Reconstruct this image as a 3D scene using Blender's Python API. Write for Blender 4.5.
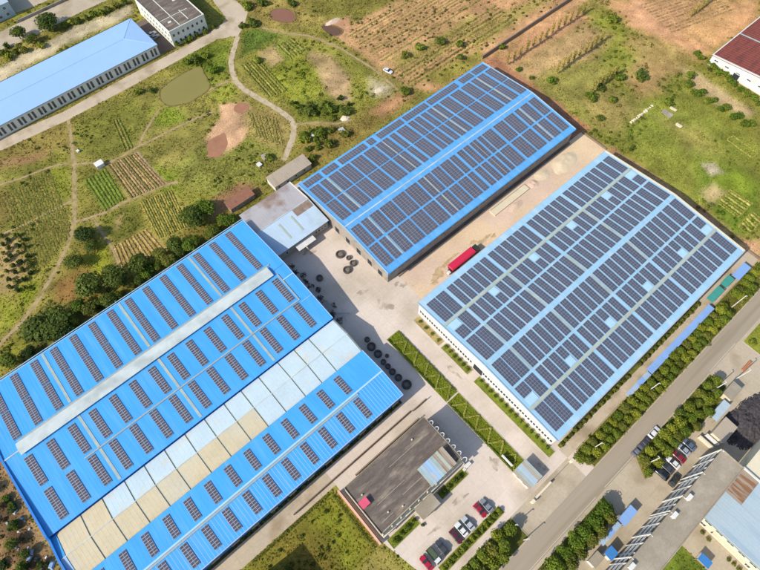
import bpy, math, random
import numpy as np
from mathutils import Vector, Matrix

# ------------------------------------------------------------------ scene, camera, light
for o in list(bpy.data.objects):
    bpy.data.objects.remove(o)
scene = bpy.context.scene
col = scene.collection
H = 170.0
F = 558.0
RM = np.array([[0.75258711, -0.65846048, -0.0065148],
               [-0.58320334, -0.66191293, -0.47089823],
               [0.30575565, 0.35819139, -0.88216348]])
cam_data = bpy.data.cameras.new('camera')
cam = bpy.data.objects.new('camera', cam_data)
col.objects.link(cam)
m = Matrix.Identity(4)
for i in range(3):
    m[i][0] = RM[0, i]
    m[i][1] = -RM[1, i]
    m[i][2] = -RM[2, i]
m[2][3] = H
cam.matrix_world = m
cam_data.sensor_fit = 'HORIZONTAL'
cam_data.sensor_width = 36.0
cam_data.lens = 36.0 * F / 760.0
cam_data.clip_start = 1.0
cam_data.clip_end = 12000.0
scene.camera = cam

SUN_AZ = math.radians(-5.0)
SUN_EL = math.radians(38.0)
SUN_D = Vector((math.cos(SUN_AZ) * math.cos(SUN_EL), math.sin(SUN_AZ) * math.cos(SUN_EL), -math.sin(SUN_EL)))
world = bpy.data.worlds.new('World')
scene.world = world
world.use_nodes = True
wn = world.node_tree
for n in list(wn.nodes):
    wn.nodes.remove(n)
sky = wn.nodes.new('ShaderNodeTexSky')
sky.sky_type = 'NISHITA'
sky.sun_disc = False
sky.sun_elevation = SUN_EL
sky.sun_rotation = math.atan2(-SUN_D.x, -SUN_D.y)
bg = wn.nodes.new('ShaderNodeBackground')
bg.inputs['Strength'].default_value = 0.15
wo = wn.nodes.new('ShaderNodeOutputWorld')
wn.links.new(sky.outputs[0], bg.inputs[0])
wn.links.new(bg.outputs[0], wo.inputs[0])
sun_data = bpy.data.lights.new('sun', 'SUN')
sun_data.energy = 3.9
sun_data.angle = math.radians(0.55)
sun_data.color = (1.0, 0.93, 0.82)
sun = bpy.data.objects.new('sun', sun_data)
sun.rotation_euler = SUN_D.to_track_quat('-Z', 'Y').to_euler()
col.objects.link(sun)
scene.view_settings.view_transform = 'Standard'
scene.view_settings.look = 'None'
scene.view_settings.exposure = 0.56
scene.view_settings.gamma = 1.0
scene.view_settings.use_curve_mapping = False

# ------------------------------------------------------------------ helpers
rng = np.random.default_rng(7)
random.seed(7)


def G(px, py, z=0.0):
    """the place in the world, on the level z, of a point measured in the photograph"""
    d = RM.T @ np.array([px - 380.0, py - 285.0, F])
    t = (z - H) / d[2]
    return float(d[0] * t), float(d[1] * t)


GAIN = 0.66      # photo brightness -> base colour


def lin(c):
    out = []
    for v in c:
        v = v / 255.0
        out.append(v / 12.92 if v <= 0.04045 else ((v + 0.055) / 1.055) ** 2.4)
    return np.array(out)


def A(r, g, b, k=1.0):
    return tuple(np.clip(lin((r, g, b)) * GAIN * k, 0, 0.85))


def obj(name, mesh, parent=None, loc=(0, 0, 0), rot=(0, 0, 0)):
    o = bpy.data.objects.new(name, mesh)
    col.objects.link(o)
    o.location = loc
    o.rotation_euler = rot
    if parent is not None:
        o.parent = parent
    return o


def tag(o, label, cat, group=None, kind=None):
    if label:
        o['label'] = label
    if cat:
        o['category'] = cat
    if group:
        o['group'] = group
    if kind:
        o['kind'] = kind
    return o


def empty(name, label, cat, loc=(0, 0, 0), rz=0.0, group=None):
    o = bpy.data.objects.new(name, None)
    col.objects.link(o)
    o.empty_display_size = 0.5
    o.location = loc
    o.rotation_euler = (0, 0, rz)
    return tag(o, label, cat, group)


def copy_tree(o, parent=None):
    c = o.copy()
    col.objects.link(c)
    c.parent = parent
    for ch in list(o.children):
        copy_tree(ch, c)
    return c


class MB:
    """collects faces and links them as one mesh"""
    def __init__(self):
        self.v = []
        self.f = []
        self.mi = []

    def quad(self, a, b, c, d, mi=0):
        n = len(self.v)
        self.v += [a, b, c, d]
        self.f.append((n, n + 1, n + 2, n + 3))
        self.mi.append(mi)

    def poly(self, pts, mi=0):
        n = len(self.v)
        self.v += list(pts)
        self.f.append(tuple(range(n, n + len(pts))))
        self.mi.append(mi)

    def box(self, x0, x1, y0, y1, z0, z1, mi=0, skip=''):
        n = len(self.v)
        self.v += [(x0, y0, z0), (x1, y0, z0), (x1, y1, z0), (x0, y1, z0),
                   (x0, y0, z1), (x1, y0, z1), (x1, y1, z1), (x0, y1, z1)]
        fs = [(0, 3, 2, 1), (4, 5, 6, 7), (0, 1, 5, 4), (1, 2, 6, 5), (2, 3, 7, 6), (3, 0, 4, 7)]
        for f in fs:
            self.f.append(tuple(n + i for i in f))
            self.mi.append(mi)

    def hexa(self, p, mi=0):
        """8 corners, bottom ring then top ring"""
        n = len(self.v)
        self.v += list(p)
        for f in [(0, 3, 2, 1), (4, 5, 6, 7), (0, 1, 5, 4), (1, 2, 6, 5), (2, 3, 7, 6), (3, 0, 4, 7)]:
            self.f.append(tuple(n + i for i in f))
            self.mi.append(mi)

    def prism(self, pts, z0, z1, mi=0):
        n = len(self.v)
        k = len(pts)
        self.v += [(p[0], p[1], z0) for p in pts] + [(p[0], p[1], z1) for p in pts]
        self.f.append(tuple(n + i for i in reversed(range(k))))
        self.f.append(tuple(n + k + i for i in range(k)))
        self.mi += [mi, mi]
        for i in range(k):
            j = (i + 1) % k
            self.f.append((n + i, n + j, n + k + j, n + k + i))
            self.mi.append(mi)

    def tube(self, a, b, r0, r1=None, n=8, mi=0, cap=True):
        r1 = r0 if r1 is None else r1
        a = Vector(a)
        b = Vector(b)
        d = (b - a).normalized()
        u = d.orthogonal().normalized()
        w = d.cross(u)
        s = len(self.v)
        for c, r in ((a, r0), (b, r1)):
            for i in range(n):
                t = 2 * math.pi * i / n
                p = c + u * (r * math.cos(t)) + w * (r * math.sin(t))
                self.v.append(tuple(p))
        for i in range(n):
            j = (i + 1) % n
            self.f.append((s + i, s + j, s + n + j, s + n + i))
            self.mi.append(mi)
        if cap:
            self.f.append(tuple(s + i for i in reversed(range(n))))
            self.f.append(tuple(s + n + i for i in range(n)))
            self.mi += [mi, mi]

    def torus(self, c, R, r, nu=24, nv=6, mi=0):
        s = len(self.v)
        for i in range(nu):
            t = 2 * math.pi * i / nu
            for j in range(nv):
                q = 2 * math.pi * j / nv
                rr = R + r * math.cos(q)
                self.v.append((c[0] + rr * math.cos(t), c[1] + rr * math.sin(t), c[2] + r * math.sin(q)))
        for i in range(nu):
            for j in range(nv):
                i2 = (i + 1) % nu
                j2 = (j + 1) % nv
                self.f.append((s + i * nv + j, s + i2 * nv + j, s + i2 * nv + j2, s + i * nv + j2))
                self.mi.append(mi)

    def mesh(self, name, mats):
        me = bpy.data.meshes.new(name)
        me.from_pydata(self.v, [], self.f)
        if not isinstance(mats, (list, tuple)):
            mats = [mats]
        for mt in mats:
            me.materials.append(mt)
        if len(mats) > 1:
            me.polygons.foreach_set('material_index', self.mi)
        me.update()
        return me

    def build(self, name, mats, parent=None, loc=(0, 0, 0), rot=(0, 0, 0)):
        return obj(name, self.mesh(name, mats), parent, loc, rot)


def np_mesh(name, verts, quads, mat, colors=None):
    """big quad mesh from numpy arrays, colours per vertex"""
    me = bpy.data.meshes.new(name)
    nv = len(verts)
    nf = len(quads)
    k = quads.shape[1]
    me.vertices.add(nv)
    me.vertices.foreach_set('co', verts.astype(np.float32).ravel())
    me.loops.add(nf * k)
    me.loops.foreach_set('vertex_index', quads.astype(np.int32).ravel())
    me.polygons.add(nf)
    me.polygons.foreach_set('loop_start', np.arange(0, nf * k, k, dtype=np.int32))
    me.polygons.foreach_set('loop_total', np.full(nf, k, dtype=np.int32))
    me.update(calc_edges=True)
    if colors is not None:
        at = me.color_attributes.new('tint', 'FLOAT_COLOR', 'POINT')
        c4 = np.ones((nv, 4), dtype=np.float32)
        c4[:, :3] = colors
        at.data.foreach_set('color', c4.ravel())
    if mat is not None:
        me.materials.append(mat)
    return me


# ------------------------------------------------------------------ materials
def new_mat(name):
    mt = bpy.data.materials.new(name)
    mt.use_nodes = True
    nt = mt.node_tree
    bs = nt.nodes['Principled BSDF']
    return mt, nt, bs


def mat(name, c, rough=0.7, var=0.12, scale=0.6, metal=0.0, spec=0.3, c2=None, c2_scale=0.15, c2_lo=0.5, c2_hi=0.65,
        bump=0.0, bump_scale=6.0, fine=0.08, fine_scale=4.0, stretch=None, coord='Object', coat=0.0, joints=0.0):
    """plain colour + two scales of noise, an optional second colour in patches (wear, stains), optional relief"""
    mt, nt, bs = new_mat(name)
    tc = nt.nodes.new('ShaderNodeTexCoord')
    vec = tc.outputs['Object']
    if coord == 'World':
        vec = nt.nodes.new('ShaderNodeNewGeometry').outputs['Position']
    if stretch:
        mp = nt.nodes.new('ShaderNodeMapping')
        mp.inputs['Scale'].default_value = stretch
        nt.links.new(vec, mp.inputs[0])
        vec = mp.outputs[0]

    def noise(s, d=4.0):
        n = nt.nodes.new('ShaderNodeTexNoise')
        n.inputs['Scale'].default_value = s
        n.inputs['Detail'].default_value = d
        nt.links.new(vec, n.inputs['Vector'])
        return n.outputs['Fac']
    cur = nt.nodes.new('ShaderNodeRGB')
    cur.outputs[0].default_value = (*c, 1)
    out = cur.outputs[0]
    if c2 is not None:
        r = nt.nodes.new('ShaderNodeMapRange')
        r.inputs['From Min'].default_value = c2_lo
        r.inputs['From Max'].default_value = c2_hi
        nt.links.new(noise(c2_scale, 6.0), r.inputs['Value'])
        mx = nt.nodes.new('ShaderNodeMix')
        mx.data_type = 'RGBA'
        nt.links.new(r.outputs[0], mx.inputs['Factor'])
        nt.links.new(out, mx.inputs['A'])
        mx.inputs['B'].default_value = (*c2, 1)
        out = mx.outputs['Result']
    for amp, s in ((var, scale), (fine, fine_scale)):
        if amp <= 0:
            continue
        r = nt.nodes.new('ShaderNodeMapRange')
        r.inputs['From Min'].default_value = 0.25
        r.inputs['From Max'].default_value = 0.75
        r.inputs['To Min'].default_value = 1 - amp
        r.inputs['To Max'].default_value = 1 + amp
        nt.links.new(noise(s), r.inputs['Value'])
        mx = nt.nodes.new('ShaderNodeVectorMath')
        mx.operation = 'SCALE'
        nt.links.new(out, mx.inputs[0])
        nt.links.new(r.outputs[0], mx.inputs['Scale'])
        out = mx.outputs[0]
    if joints:
        bk = nt.nodes.new('ShaderNodeTexBrick')
        bk.offset = 0.0
        bk.squash = 1.0
        bk.inputs['Color1'].default_value = (1, 1, 1, 1)
        bk.inputs['Color2'].default_value = (0.95, 0.95, 0.94, 1)
        bk.inputs['Mortar'].default_value = (0.8, 0.79, 0.77, 1)
        bk.inputs['Scale'].default_value = 1.0
        bk.inputs['Mortar Size'].default_value = 0.035
        bk.inputs['Brick Width'].default_value = joints
        bk.inputs['Row Height'].default_value = joints
        nt.links.new(vec, bk.inputs['Vector'])
        mx = nt.nodes.new('ShaderNodeVectorMath')
        mx.operation = 'MULTIPLY'
        nt.links.new(out, mx.inputs[0])
        nt.links.new(bk.outputs['Color'], mx.inputs[1])
        out = mx.outputs[0]
    nt.links.new(out, bs.inputs['Base Color'])
    bs.inputs['Roughness'].default_value = rough
    bs.inputs['Metallic'].default_value = metal
    bs.inputs['Specular IOR Level'].default_value = spec
    if coat:
        bs.inputs['Coat Weight'].default_value = coat
        bs.inputs['Coat Roughness'].default_value = 0.08
    if bump:
        bn = nt.nodes.new('ShaderNodeBump')
        bn.inputs['Strength'].default_value = bump
        bn.inputs['Distance'].default_value = 0.2
        nt.links.new(noise(bump_scale), bn.inputs['Height'])
        nt.links.new(bn.outputs[0], bs.inputs['Normal'])
    return mt


def tint_mat(name, rough=0.9, noise_amp=0.22, noise_scale=1.1, fine_amp=0.25, fine_scale=3.5, bump=0.6, trans=0.0, objvar=0.0):
    """colour from the mesh's own tint attribute, broken up by noise"""
    mt, nt, bs = new_mat(name)
    at = nt.nodes.new('ShaderNodeAttribute')
    at.attribute_name = 'tint'
    out = at.outputs['Color']
    geo = nt.nodes.new('ShaderNodeNewGeometry')
    for amp, s in ((noise_amp, noise_scale), (fine_amp, fine_scale)):
        if amp <= 0:
            continue
        n = nt.nodes.new('ShaderNodeTexNoise')
        n.inputs['Scale'].default_value = s
        n.inputs['Detail'].default_value = 5
        nt.links.new(geo.outputs['Position'], n.inputs['Vector'])
        r = nt.nodes.new('ShaderNodeMapRange')
        r.inputs['From Min'].default_value = 0.28
        r.inputs['From Max'].default_value = 0.72
        r.inputs['To Min'].default_value = 1 - amp
        r.inputs['To Max'].default_value = 1 + amp
        nt.links.new(n.outputs['Fac'], r.inputs['Value'])
        mx = nt.nodes.new('ShaderNodeVectorMath')
        mx.operation = 'SCALE'
        nt.links.new(out, mx.inputs[0])
        nt.links.new(r.outputs[0], mx.inputs['Scale'])
        out = mx.outputs[0]
    if objvar:
        oi = nt.nodes.new('ShaderNodeObjectInfo')
        hs = nt.nodes.new('ShaderNodeHueSaturation')
        mr = nt.nodes.new('ShaderNodeMapRange')
        mr.inputs['To Min'].default_value = 0.5 - 0.012 * objvar
        mr.inputs['To Max'].default_value = 0.5 + 0.012 * objvar
        nt.links.new(oi.outputs['Random'], mr.inputs['Value'])
        nt.links.new(mr.outputs[0], hs.inputs['Hue'])
        mr2 = nt.nodes.new('ShaderNodeMapRange')
        mr2.inputs['To Min'].default_value = 1 + 0.22 * objvar
        mr2.inputs['To Max'].default_value = 1 - 0.2 * objvar
        nt.links.new(oi.outputs['Random'], mr2.inputs['Value'])
        nt.links.new(mr2.outputs[0], hs.inputs['Value'])
        nt.links.new(out, hs.inputs['Color'])
        out = hs.outputs['Color']
    nt.links.new(out, bs.inputs['Base Color'])
    bs.inputs['Roughness'].default_value = rough
    bs.inputs['Specular IOR Level'].default_value = 0.15
    if bump:
        n = nt.nodes.new('ShaderNodeTexNoise')
        n.inputs['Scale'].default_value = 2.5
        n.inputs['Detail'].default_value = 6
        nt.links.new(geo.outputs['Position'], n.inputs['Vector'])
        bn = nt.nodes.new('ShaderNodeBump')
        bn.inputs['Strength'].default_value = bump
        bn.inputs['Distance'].default_value = 0.35
        nt.links.new(n.outputs['Fac'], bn.inputs['Height'])
        nt.links.new(bn.outputs[0], bs.inputs['Normal'])
    if trans:
        tr = nt.nodes.new('ShaderNodeBsdfTranslucent')
        nt.links.new(out, tr.inputs['Color'])
        ms = nt.nodes.new('ShaderNodeMixShader')
        ms.inputs['Fac'].default_value = trans
        nt.links.new(bs.outputs[0], ms.inputs[1])
        nt.links.new(tr.outputs[0], ms.inputs[2])
        nt.links.new(ms.outputs[0], nt.nodes['Material Output'].inputs['Surface'])
    return mt


M = {}
M['ground'] = tint_mat('ground_soil', noise_amp=0.2, noise_scale=0.22, fine_amp=0.28, fine_scale=1.6, bump=0.5)
M['grass'] = tint_mat('grass_blades', noise_amp=0.15, noise_scale=0.3, fine_amp=0.0, bump=0.0, trans=0.3)
M['leaf'] = tint_mat('leaves', rough=0.6, noise_amp=0.16, noise_scale=0.7, fine_amp=0.0, bump=0.0, trans=0.3, objvar=1.0)
M['bark'] = mat('bark', (0.12, 0.085, 0.055), 0.9, 0.2, 3.0)
M['concrete'] = mat('yard_concrete', A(234, 217, 200), 0.85, 0.08, 0.07, c2=A(204, 188, 166), c2_scale=0.06, c2_lo=0.48, c2_hi=0.7, fine=0.06, fine_scale=1.2, bump=0.15, coord='World', joints=5.2)
M['concrete_path'] = mat('path_concrete', A(212, 194, 168), 0.85, 0.10, 0.15, fine=0.07, fine_scale=1.5, c2=A(180, 160, 130), c2_scale=0.12, coord='World', joints=4.4)
M['asphalt'] = mat('worn_asphalt', A(176, 162, 140), 0.85, 0.06, 0.05, fine=0.06, fine_scale=2.0, c2=A(162, 149, 126), c2_scale=0.5, stretch=(0.04, 1.0, 1.0), coord='World')
M['paving'] = mat('pale_paving', A(204, 188, 162), 0.85, 0.10, 0.1, fine=0.08, fine_scale=1.5, c2=A(176, 160, 133), c2_scale=0.1, coord='World', joints=4.8)
M['kerb'] = mat('kerb_stone', A(205, 192, 168), 0.85, 0.1, 0.6)
M['paint'] = mat('road_paint', A(222, 214, 196), 0.7, 0.12, 1.5)
M['gravel'] = mat('pinkish_yard_soil', A(232, 204, 180), 0.95, 0.12, 0.09, c2=A(236, 208, 168), c2_scale=0.035, c2_lo=0.45, c2_hi=0.6, fine=0.1, fine_scale=1.3, bump=0.3, coord='World')
M['dirt'] = mat('track_dirt', A(180, 158, 114), 0.95, 0.18, 0.3, fine=0.18, fine_scale=1.8, c2=A(152, 136, 80), c2_scale=0.4, coord='World')
M['dirt_pale'] = mat('pale_track_dirt', A(202, 184, 152), 0.95, 0.14, 0.3, fine=0.14, fine_scale=1.8, c2=A(178, 160, 122), c2_scale=0.5, coord='World')
M['roof_blue'] = mat('roof_blue_steel', A(80, 178, 248), 0.5, 0.06, 0.25, spec=0.25, fine=0.07, fine_scale=1.1, c2=A(104, 182, 238), c2_scale=0.5, c2_lo=0.5, c2_hi=0.75, stretch=(1.0, 0.09, 1.0))
M['roof_blue_faded'] = mat('roof_blue_steel_faded', A(102, 176, 236), 0.5, 0.06, 0.25, spec=0.25, fine=0.07, fine_scale=1.1, c2=A(124, 188, 236), c2_scale=0.5, c2_lo=0.48, c2_hi=0.72, stretch=(1.0, 0.09, 1.0))
M['roof_pale'] = mat('roof_pale_blue_steel', A(166, 210, 236), 0.5, 0.05, 0.25, spec=0.25, fine=0.06, fine_scale=1.1, c2=A(186, 216, 232), c2_scale=0.5, stretch=(1.0, 0.09, 1.0))
M['roof_cream'] = mat('roof_weathered_sheet', A(208, 228, 236), 0.7, 0.06, 0.15, fine=0.05, fine_scale=1.5, c2=A(220, 222, 212), c2_scale=0.2, c2_lo=0.58, c2_hi=0.72)
M['roof_cream_stained'] = mat('roof_stained_sheet', A(224, 208, 172), 0.7, 0.06, 0.3, fine=0.06, fine_scale=1.5, c2=A(216, 212, 192), c2_scale=0.08, c2_lo=0.5, c2_hi=0.7)
M['skylight'] = mat('translucent_sheet_grey', A(176, 192, 188), 0.5, 0.12, 0.5, c2=A(190, 196, 176), c2_scale=0.3)
M['skylight_clear'] = mat('skylight_pale', A(186, 222, 240), 0.35, 0.05, 0.5)
M['vent'] = mat('ridge_vent_sheet', A(214, 224, 222), 0.6, 0.08, 0.25, c2=A(184, 194, 190), c2_scale=0.2, c2_lo=0.45, c2_hi=0.7)
M['walkway'] = mat('walkway_grating', A(168, 182, 182), 0.6, 0.12, 0.8)
M['walkway_green'] = mat('walkway_weathered', A(188, 196, 178), 0.6, 0.12, 0.5)
M['alu'] = mat('module_frame', A(156, 160, 170), 0.45, 0.05, 2.0, metal=0.0)
M['pv'] = mat('solar_cells', A(90, 95, 111), 0.25, 0.14, 0.35, spec=0.5, fine=0.08, fine_scale=2.0, coord='World', coat=0.3)
M['pv_warm'] = mat('solar_cells_warm', A(98, 100, 112), 0.25, 0.14, 0.35, spec=0.5, fine=0.1, fine_scale=2.0, coord='World', coat=0.3)
M['pv_dark'] = mat('solar_cells_dark', A(88, 88, 100), 0.25, 0.14, 0.35, spec=0.5, fine=0.1, fine_scale=2.0, coord='World', coat=0.3)
M['alu_pink'] = mat('module_frame_pale', A(176, 175, 183), 0.45, 0.05, 2.0)
M['white'] = mat('white_paint', A(236, 234, 226), 0.6, 0.05, 0.5)
M['wall_grey'] = mat('grey_render', A(176, 166, 154), 0.8, 0.1, 0.4, c2=A(150, 142, 130), c2_scale=0.4)
M['wall_green'] = mat('pale_green_render', A(232, 233, 220), 0.8, 0.06, 0.3)
M['wall_cream'] = mat('cream_render', A(238, 226, 196), 0.8, 0.05, 0.3)
M['wall_white'] = mat('white_render', A(240, 238, 232), 0.75, 0.05, 0.3, c2=A(222, 216, 204), c2_scale=0.3)
M['wall_blue'] = mat('blue_wall_steel', A(52, 138, 222), 0.5, 0.06, 0.3)
M['glass'] = mat('window_glass', (0.03, 0.04, 0.05), 0.12, 0.2, 1.0, spec=0.6)
M['dark'] = mat('dark_opening', (0.025, 0.025, 0.028), 0.8, 0.2, 1.0)
M['roof_dark'] = mat('bitumen_roof', A(116, 104, 95), 0.9, 0.25, 0.5, c2=A(150, 136, 120), c2_scale=0.45, c2_lo=0.52, c2_hi=0.68, fine=0.22, fine_scale=2.4, stretch=(0.4, 1.4, 1))
M['roof_concrete'] = mat('grey_flat_roof', A(168, 156, 136), 0.9, 0.1, 0.3, c2=A(182, 170, 150), c2_scale=0.2, fine=0.1, fine_scale=2.0)
M['roof_lightblue'] = mat('pale_sky_blue_steel', A(168, 206, 246), 0.5, 0.03, 0.1, fine=0.02, fine_scale=0.6)
M['roof_workshop'] = mat('grey_blue_steel', A(188, 206, 214), 0.55, 0.06, 0.2, c2=A(168, 190, 202), c2_scale=0.2, stretch=(2.0, 0.3, 1))
M['roof_rust'] = mat('rusty_sheet', A(176, 158, 140), 0.8, 0.12, 0.4, c2=A(150, 108, 76), c2_scale=0.5, c2_lo=0.48, c2_hi=0.58, stretch=(2.2, 0.25, 1))
M['roof_red'] = mat('dark_red_sheet', A(140, 70, 60), 0.8, 0.12, 0.3, c2=A(112, 58, 54), c2_scale=0.4, stretch=(0.4, 2.5, 1))
M['roof_brown'] = mat('brown_clay_roof', A(160, 112, 88), 0.9, 0.12, 0.6, c2=A(136, 96, 78), c2_scale=0.5, bump=0.3)
M['roof_asbestos'] = mat('grey_tan_sheet', A(192, 176, 154), 0.85, 0.08, 0.4, c2=A(176, 160, 140), c2_scale=0.4, stretch=(2, 0.5, 1))
M['pink'] = mat('faded_pink_paint', A(232, 180, 170), 0.8, 0.08, 0.6)
M['hotpink'] = mat('pink_sheet', A(235, 95, 125), 0.7, 0.06, 0.6)
M['teal'] = mat('teal_sheet', A(74, 164, 150), 0.6, 0.06, 0.6)
M['canopy_blue'] = mat('periwinkle_sheet', A(146, 184, 238), 0.55, 0.05, 0.3)
M['canopy_blue_pale'] = mat('faded_blue_sheet', A(172, 198, 224), 0.6, 0.08, 0.5, c2=A(196, 196, 190), c2_scale=0.5)
M['canopy_bright'] = mat('bright_blue_sheet', A(70, 140, 210), 0.55, 0.06, 0.5)
M['metal'] = mat('galvanised_metal', A(196, 198, 198), 0.5, 0.06, 1.0)
M['black'] = mat('black_rubber', (0.02, 0.02, 0.02), 0.7, 0.1, 2.0)
M['coil'] = mat('dark_steel_coil', (0.085, 0.07, 0.062), 0.6, 0.3, 3.0)
M['coal'] = mat('black_coal', (0.055, 0.048, 0.05), 0.85, 0.45, 1.0, bump=0.8, bump_scale=3.0)
M['sand'] = mat('pale_sand', A(232, 212, 180), 0.95, 0.08, 0.5, bump=0.4, bump_scale=2.0)
M['slab'] = mat('cast_slab', A(236, 222, 190), 0.85, 0.06, 0.4)
M['water_green'] = mat('pond_water_olive', A(150, 140, 72), 0.08, 0.06, 0.05, spec=0.5, fine=0.0)
M['puddle'] = mat('wet_earth_puddle', A(176, 126, 94), 0.4, 0.14, 0.3, c2=A(180, 132, 98), c2_scale=0.4, coord='World')
M['water_brown'] = mat('pond_water_brown', A(150, 104, 78), 0.1, 0.08, 0.08, spec=0.5, fine=0.0)
M['water_dark'] = mat('pond_water_dark', A(118, 86, 62), 0.1, 0.08, 0.08, spec=0.5, fine=0.0)
M['wood'] = mat('weathered_bamboo', A(196, 176, 108), 0.9, 0.15, 1.0)
M['brick_wall'] = mat('old_brick_wall', A(150, 130, 110), 0.9, 0.15, 0.8, fine=0.15, fine_scale=3)
M['bank'] = mat('muddy_bank', A(126, 112, 58), 0.95, 0.3, 0.5, c2=A(150, 122, 82), c2_scale=0.3, coord='World')
M['trench'] = mat('brown_bank', A(92, 62, 46), 0.95, 0.15, 0.5)

# ------------------------------------------------------------------ noise on arrays
def vnoise(x, y, scale, seed=0):
    r = np.random.default_rng(seed)
    T = r.random((256, 256))
    u = x * scale + 1000.0
    v = y * scale + 1000.0
    iu = np.floor(u).astype(int)
    iv = np.floor(v).astype(int)
    fu = u - iu
    fv = v - iv
    fu = fu * fu * (3 - 2 * fu)
    fv = fv * fv * (3 - 2 * fv)
    a = T[iu % 256, iv % 256]
    b = T[(iu + 1) % 256, iv % 256]
    c = T[iu % 256, (iv + 1) % 256]
    d = T[(iu + 1) % 256, (iv + 1) % 256]
    return (a * (1 - fu) + b * fu) * (1 - fv) + (c * (1 - fu) + d * fu) * fv


def fbm(x, y, scale, seed=0, oct=4):
    s = 0
    amp = 0.5
    for i in range(oct):
        s = s + amp * vnoise(x, y, scale * 2 ** i, seed + i * 13)
        amp *= 0.5
    return s / (1 - 0.5 ** oct)


def in_poly(x, y, P):
    ins = np.zeros(x.shape, bool)
    n = len(P)
    for i in range(n):
        x1, y1 = P[i]
        x2, y2 = P[(i + 1) % n]
        if y1 == y2:
            continue
        c = (y1 > y) != (y2 > y)
        ins ^= c & (x < (x2 - x1) * (y - y1) / (y2 - y1) + x1)
    return ins


def poly_dist(x, y, P):
    d = np.full(x.shape, 1e9)
    n = len(P)
    for i in range(n):
        ax, ay = P[i]
        bx, by = P[(i + 1) % n]
        dx, dy = bx - ax, by - ay
        t = np.clip(((x - ax) * dx + (y - ay) * dy) / (dx * dx + dy * dy + 1e-9), 0, 1)
        d = np.minimum(d, np.hypot(x - ax - t * dx, y - ay - t * dy))
    return d


def line_dist(x, y, P):
    d = np.full(x.shape, 1e9)
    for i in range(len(P) - 1):
        ax, ay = P[i]
        bx, by = P[i + 1]
        dx, dy = bx - ax, by - ay
        t = np.clip(((x - ax) * dx + (y - ay) * dy) / (dx * dx + dy * dy + 1e-9), 0, 1)
        d = np.minimum(d, np.hypot(x - ax - t * dx, y - ay - t * dy))
    return d


def R3(x0, y0, s, pts):
    return [(x0 + a / s, y0 + b / s) for a, b in pts]


def GP(pts, z=0.0):
    return [G(p[0], p[1], z) for p in pts]


# ------------------------------------------------------------------ ground: one sheet, coloured by what grows on it
STEP = 0.75
gx = np.concatenate([[-3500, -1500, -700, -350, -200], np.arange(-110, 330, STEP), [420, 600, 1000, 2000, 4000]])
gy = np.concatenate([[-3500, -1500, -700, -350, -180], np.arange(-95, 335, STEP), [420, 600, 1000, 2000, 4500]])
NX, NY = len(gx), len(gy)
X, Y = np.meshgrid(gx, gy, indexing='ij')
base_a = lin((156, 144, 68)) * GAIN
base_b = lin((132, 130, 52)) * GAIN
base_c = lin((168, 146, 88)) * GAIN
n1 = np.clip((fbm(X, Y, 0.03, 3) - 0.3) / 0.4, 0, 1)[..., None]
n2 = np.clip((fbm(X, Y, 0.06, 9) - 0.5) / 0.2, 0, 1)[..., None]
COL = base_a * (1 - n1) + base_b * n1
COL = COL * (1 - 0.45 * n2) + base_c * 0.45 * n2
GRS = np.full(X.shape, 0.75)


def paint(P, c, feather=1.5, grass=0.5, amt=1.0, wob=2.0, world=False, seed=1):
    """soil or plant colour inside an outline; the edge wanders by wob metres"""
    global COL, GRS
    if not world:
        P = GP(P)
    xs = [p[0] for p in P]
    ys = [p[1] for p in P]
    pad = feather + wob + 1
    i0, i1 = np.searchsorted(gx, [min(xs) - pad, max(xs) + pad])
    j0, j1 = np.searchsorted(gy, [min(ys) - pad, max(ys) + pad])
    sx = X[i0:i1, j0:j1]
    sy = Y[i0:i1, j0:j1]
    if sx.size == 0:
        return
    wx = sx + wob * 2 * (fbm(sx, sy, 0.12, seed) - 0.5)
    wy = sy + wob * 2 * (fbm(sx, sy, 0.12, seed + 50) - 0.5)
    d = poly_dist(wx, wy, P)
    s = np.where(in_poly(wx, wy, P), d, -d)
    w = np.clip(s / max(feather, 0.01) * 0.5 + 0.5, 0, 1) * amt
    COL[i0:i1, j0:j1] = COL[i0:i1, j0:j1] * (1 - w[..., None]) + (lin(c) * GAIN) * w[..., None]
    GRS[i0:i1, j0:j1] = GRS[i0:i1, j0:j1] * (1 - w) + grass * w


def paint_line(P, c, width, feather=1.0, grass=0.1, amt=1.0, world=False):
    global COL, GRS
    if not world:
        P = GP(P)
    d = line_dist(X, Y, P)
    w = np.clip((width / 2 + feather - d) / feather, 0, 1) * amt
    COL[:] = COL * (1 - w[..., None]) + (lin(c) * GAIN) * w[..., None]
    GRS[:] = GRS * (1 - w) + grass * w


# right-hand meadow and the fields beyond the factories
paint([(575, 130), (560, 60), (600, 10), (660, 60), (760, 110), (760, 250), (745, 245), (610, 150)], (140, 140, 58), 6, 0.7)
paint([(610, 95), (700, 110), (760, 150), (760, 190), (690, 170), (620, 140)], (132, 138, 54), 6, 0.8, 0.8)
paint([(600, 0), (760, 0), (760, 20), (700, 60), (640, 30), (612, 10)], (206, 156, 110), 4, 0.15)
paint([(635, 0), (715, 0), (700, 18), (668, 40), (628, 24)], (216, 164, 120), 3, 0.05)
paint([(690, 0), (745, 5), (730, 25), (705, 52), (680, 34)], (202, 158, 106), 4, 0.25)
paint([(600, 22), (640, 30), (625, 50), (600, 40)], (150, 150, 58), 4, 0.8)
paint([(490, 65), (525, 30), (575, 8), (590, 20), (560, 40), (520, 62), (505, 75)], (206, 156, 112), 2.5, 0.1)
paint([(500, 75), (540, 48), (585, 25), (610, 35), (590, 60), (545, 75), (520, 90)], (188, 156, 106), 4, 0.25)
paint([(525, 85), (560, 70), (600, 60), (620, 80), (600, 110), (570, 110), (545, 100)], (150, 142, 72), 4, 0.6)
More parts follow.
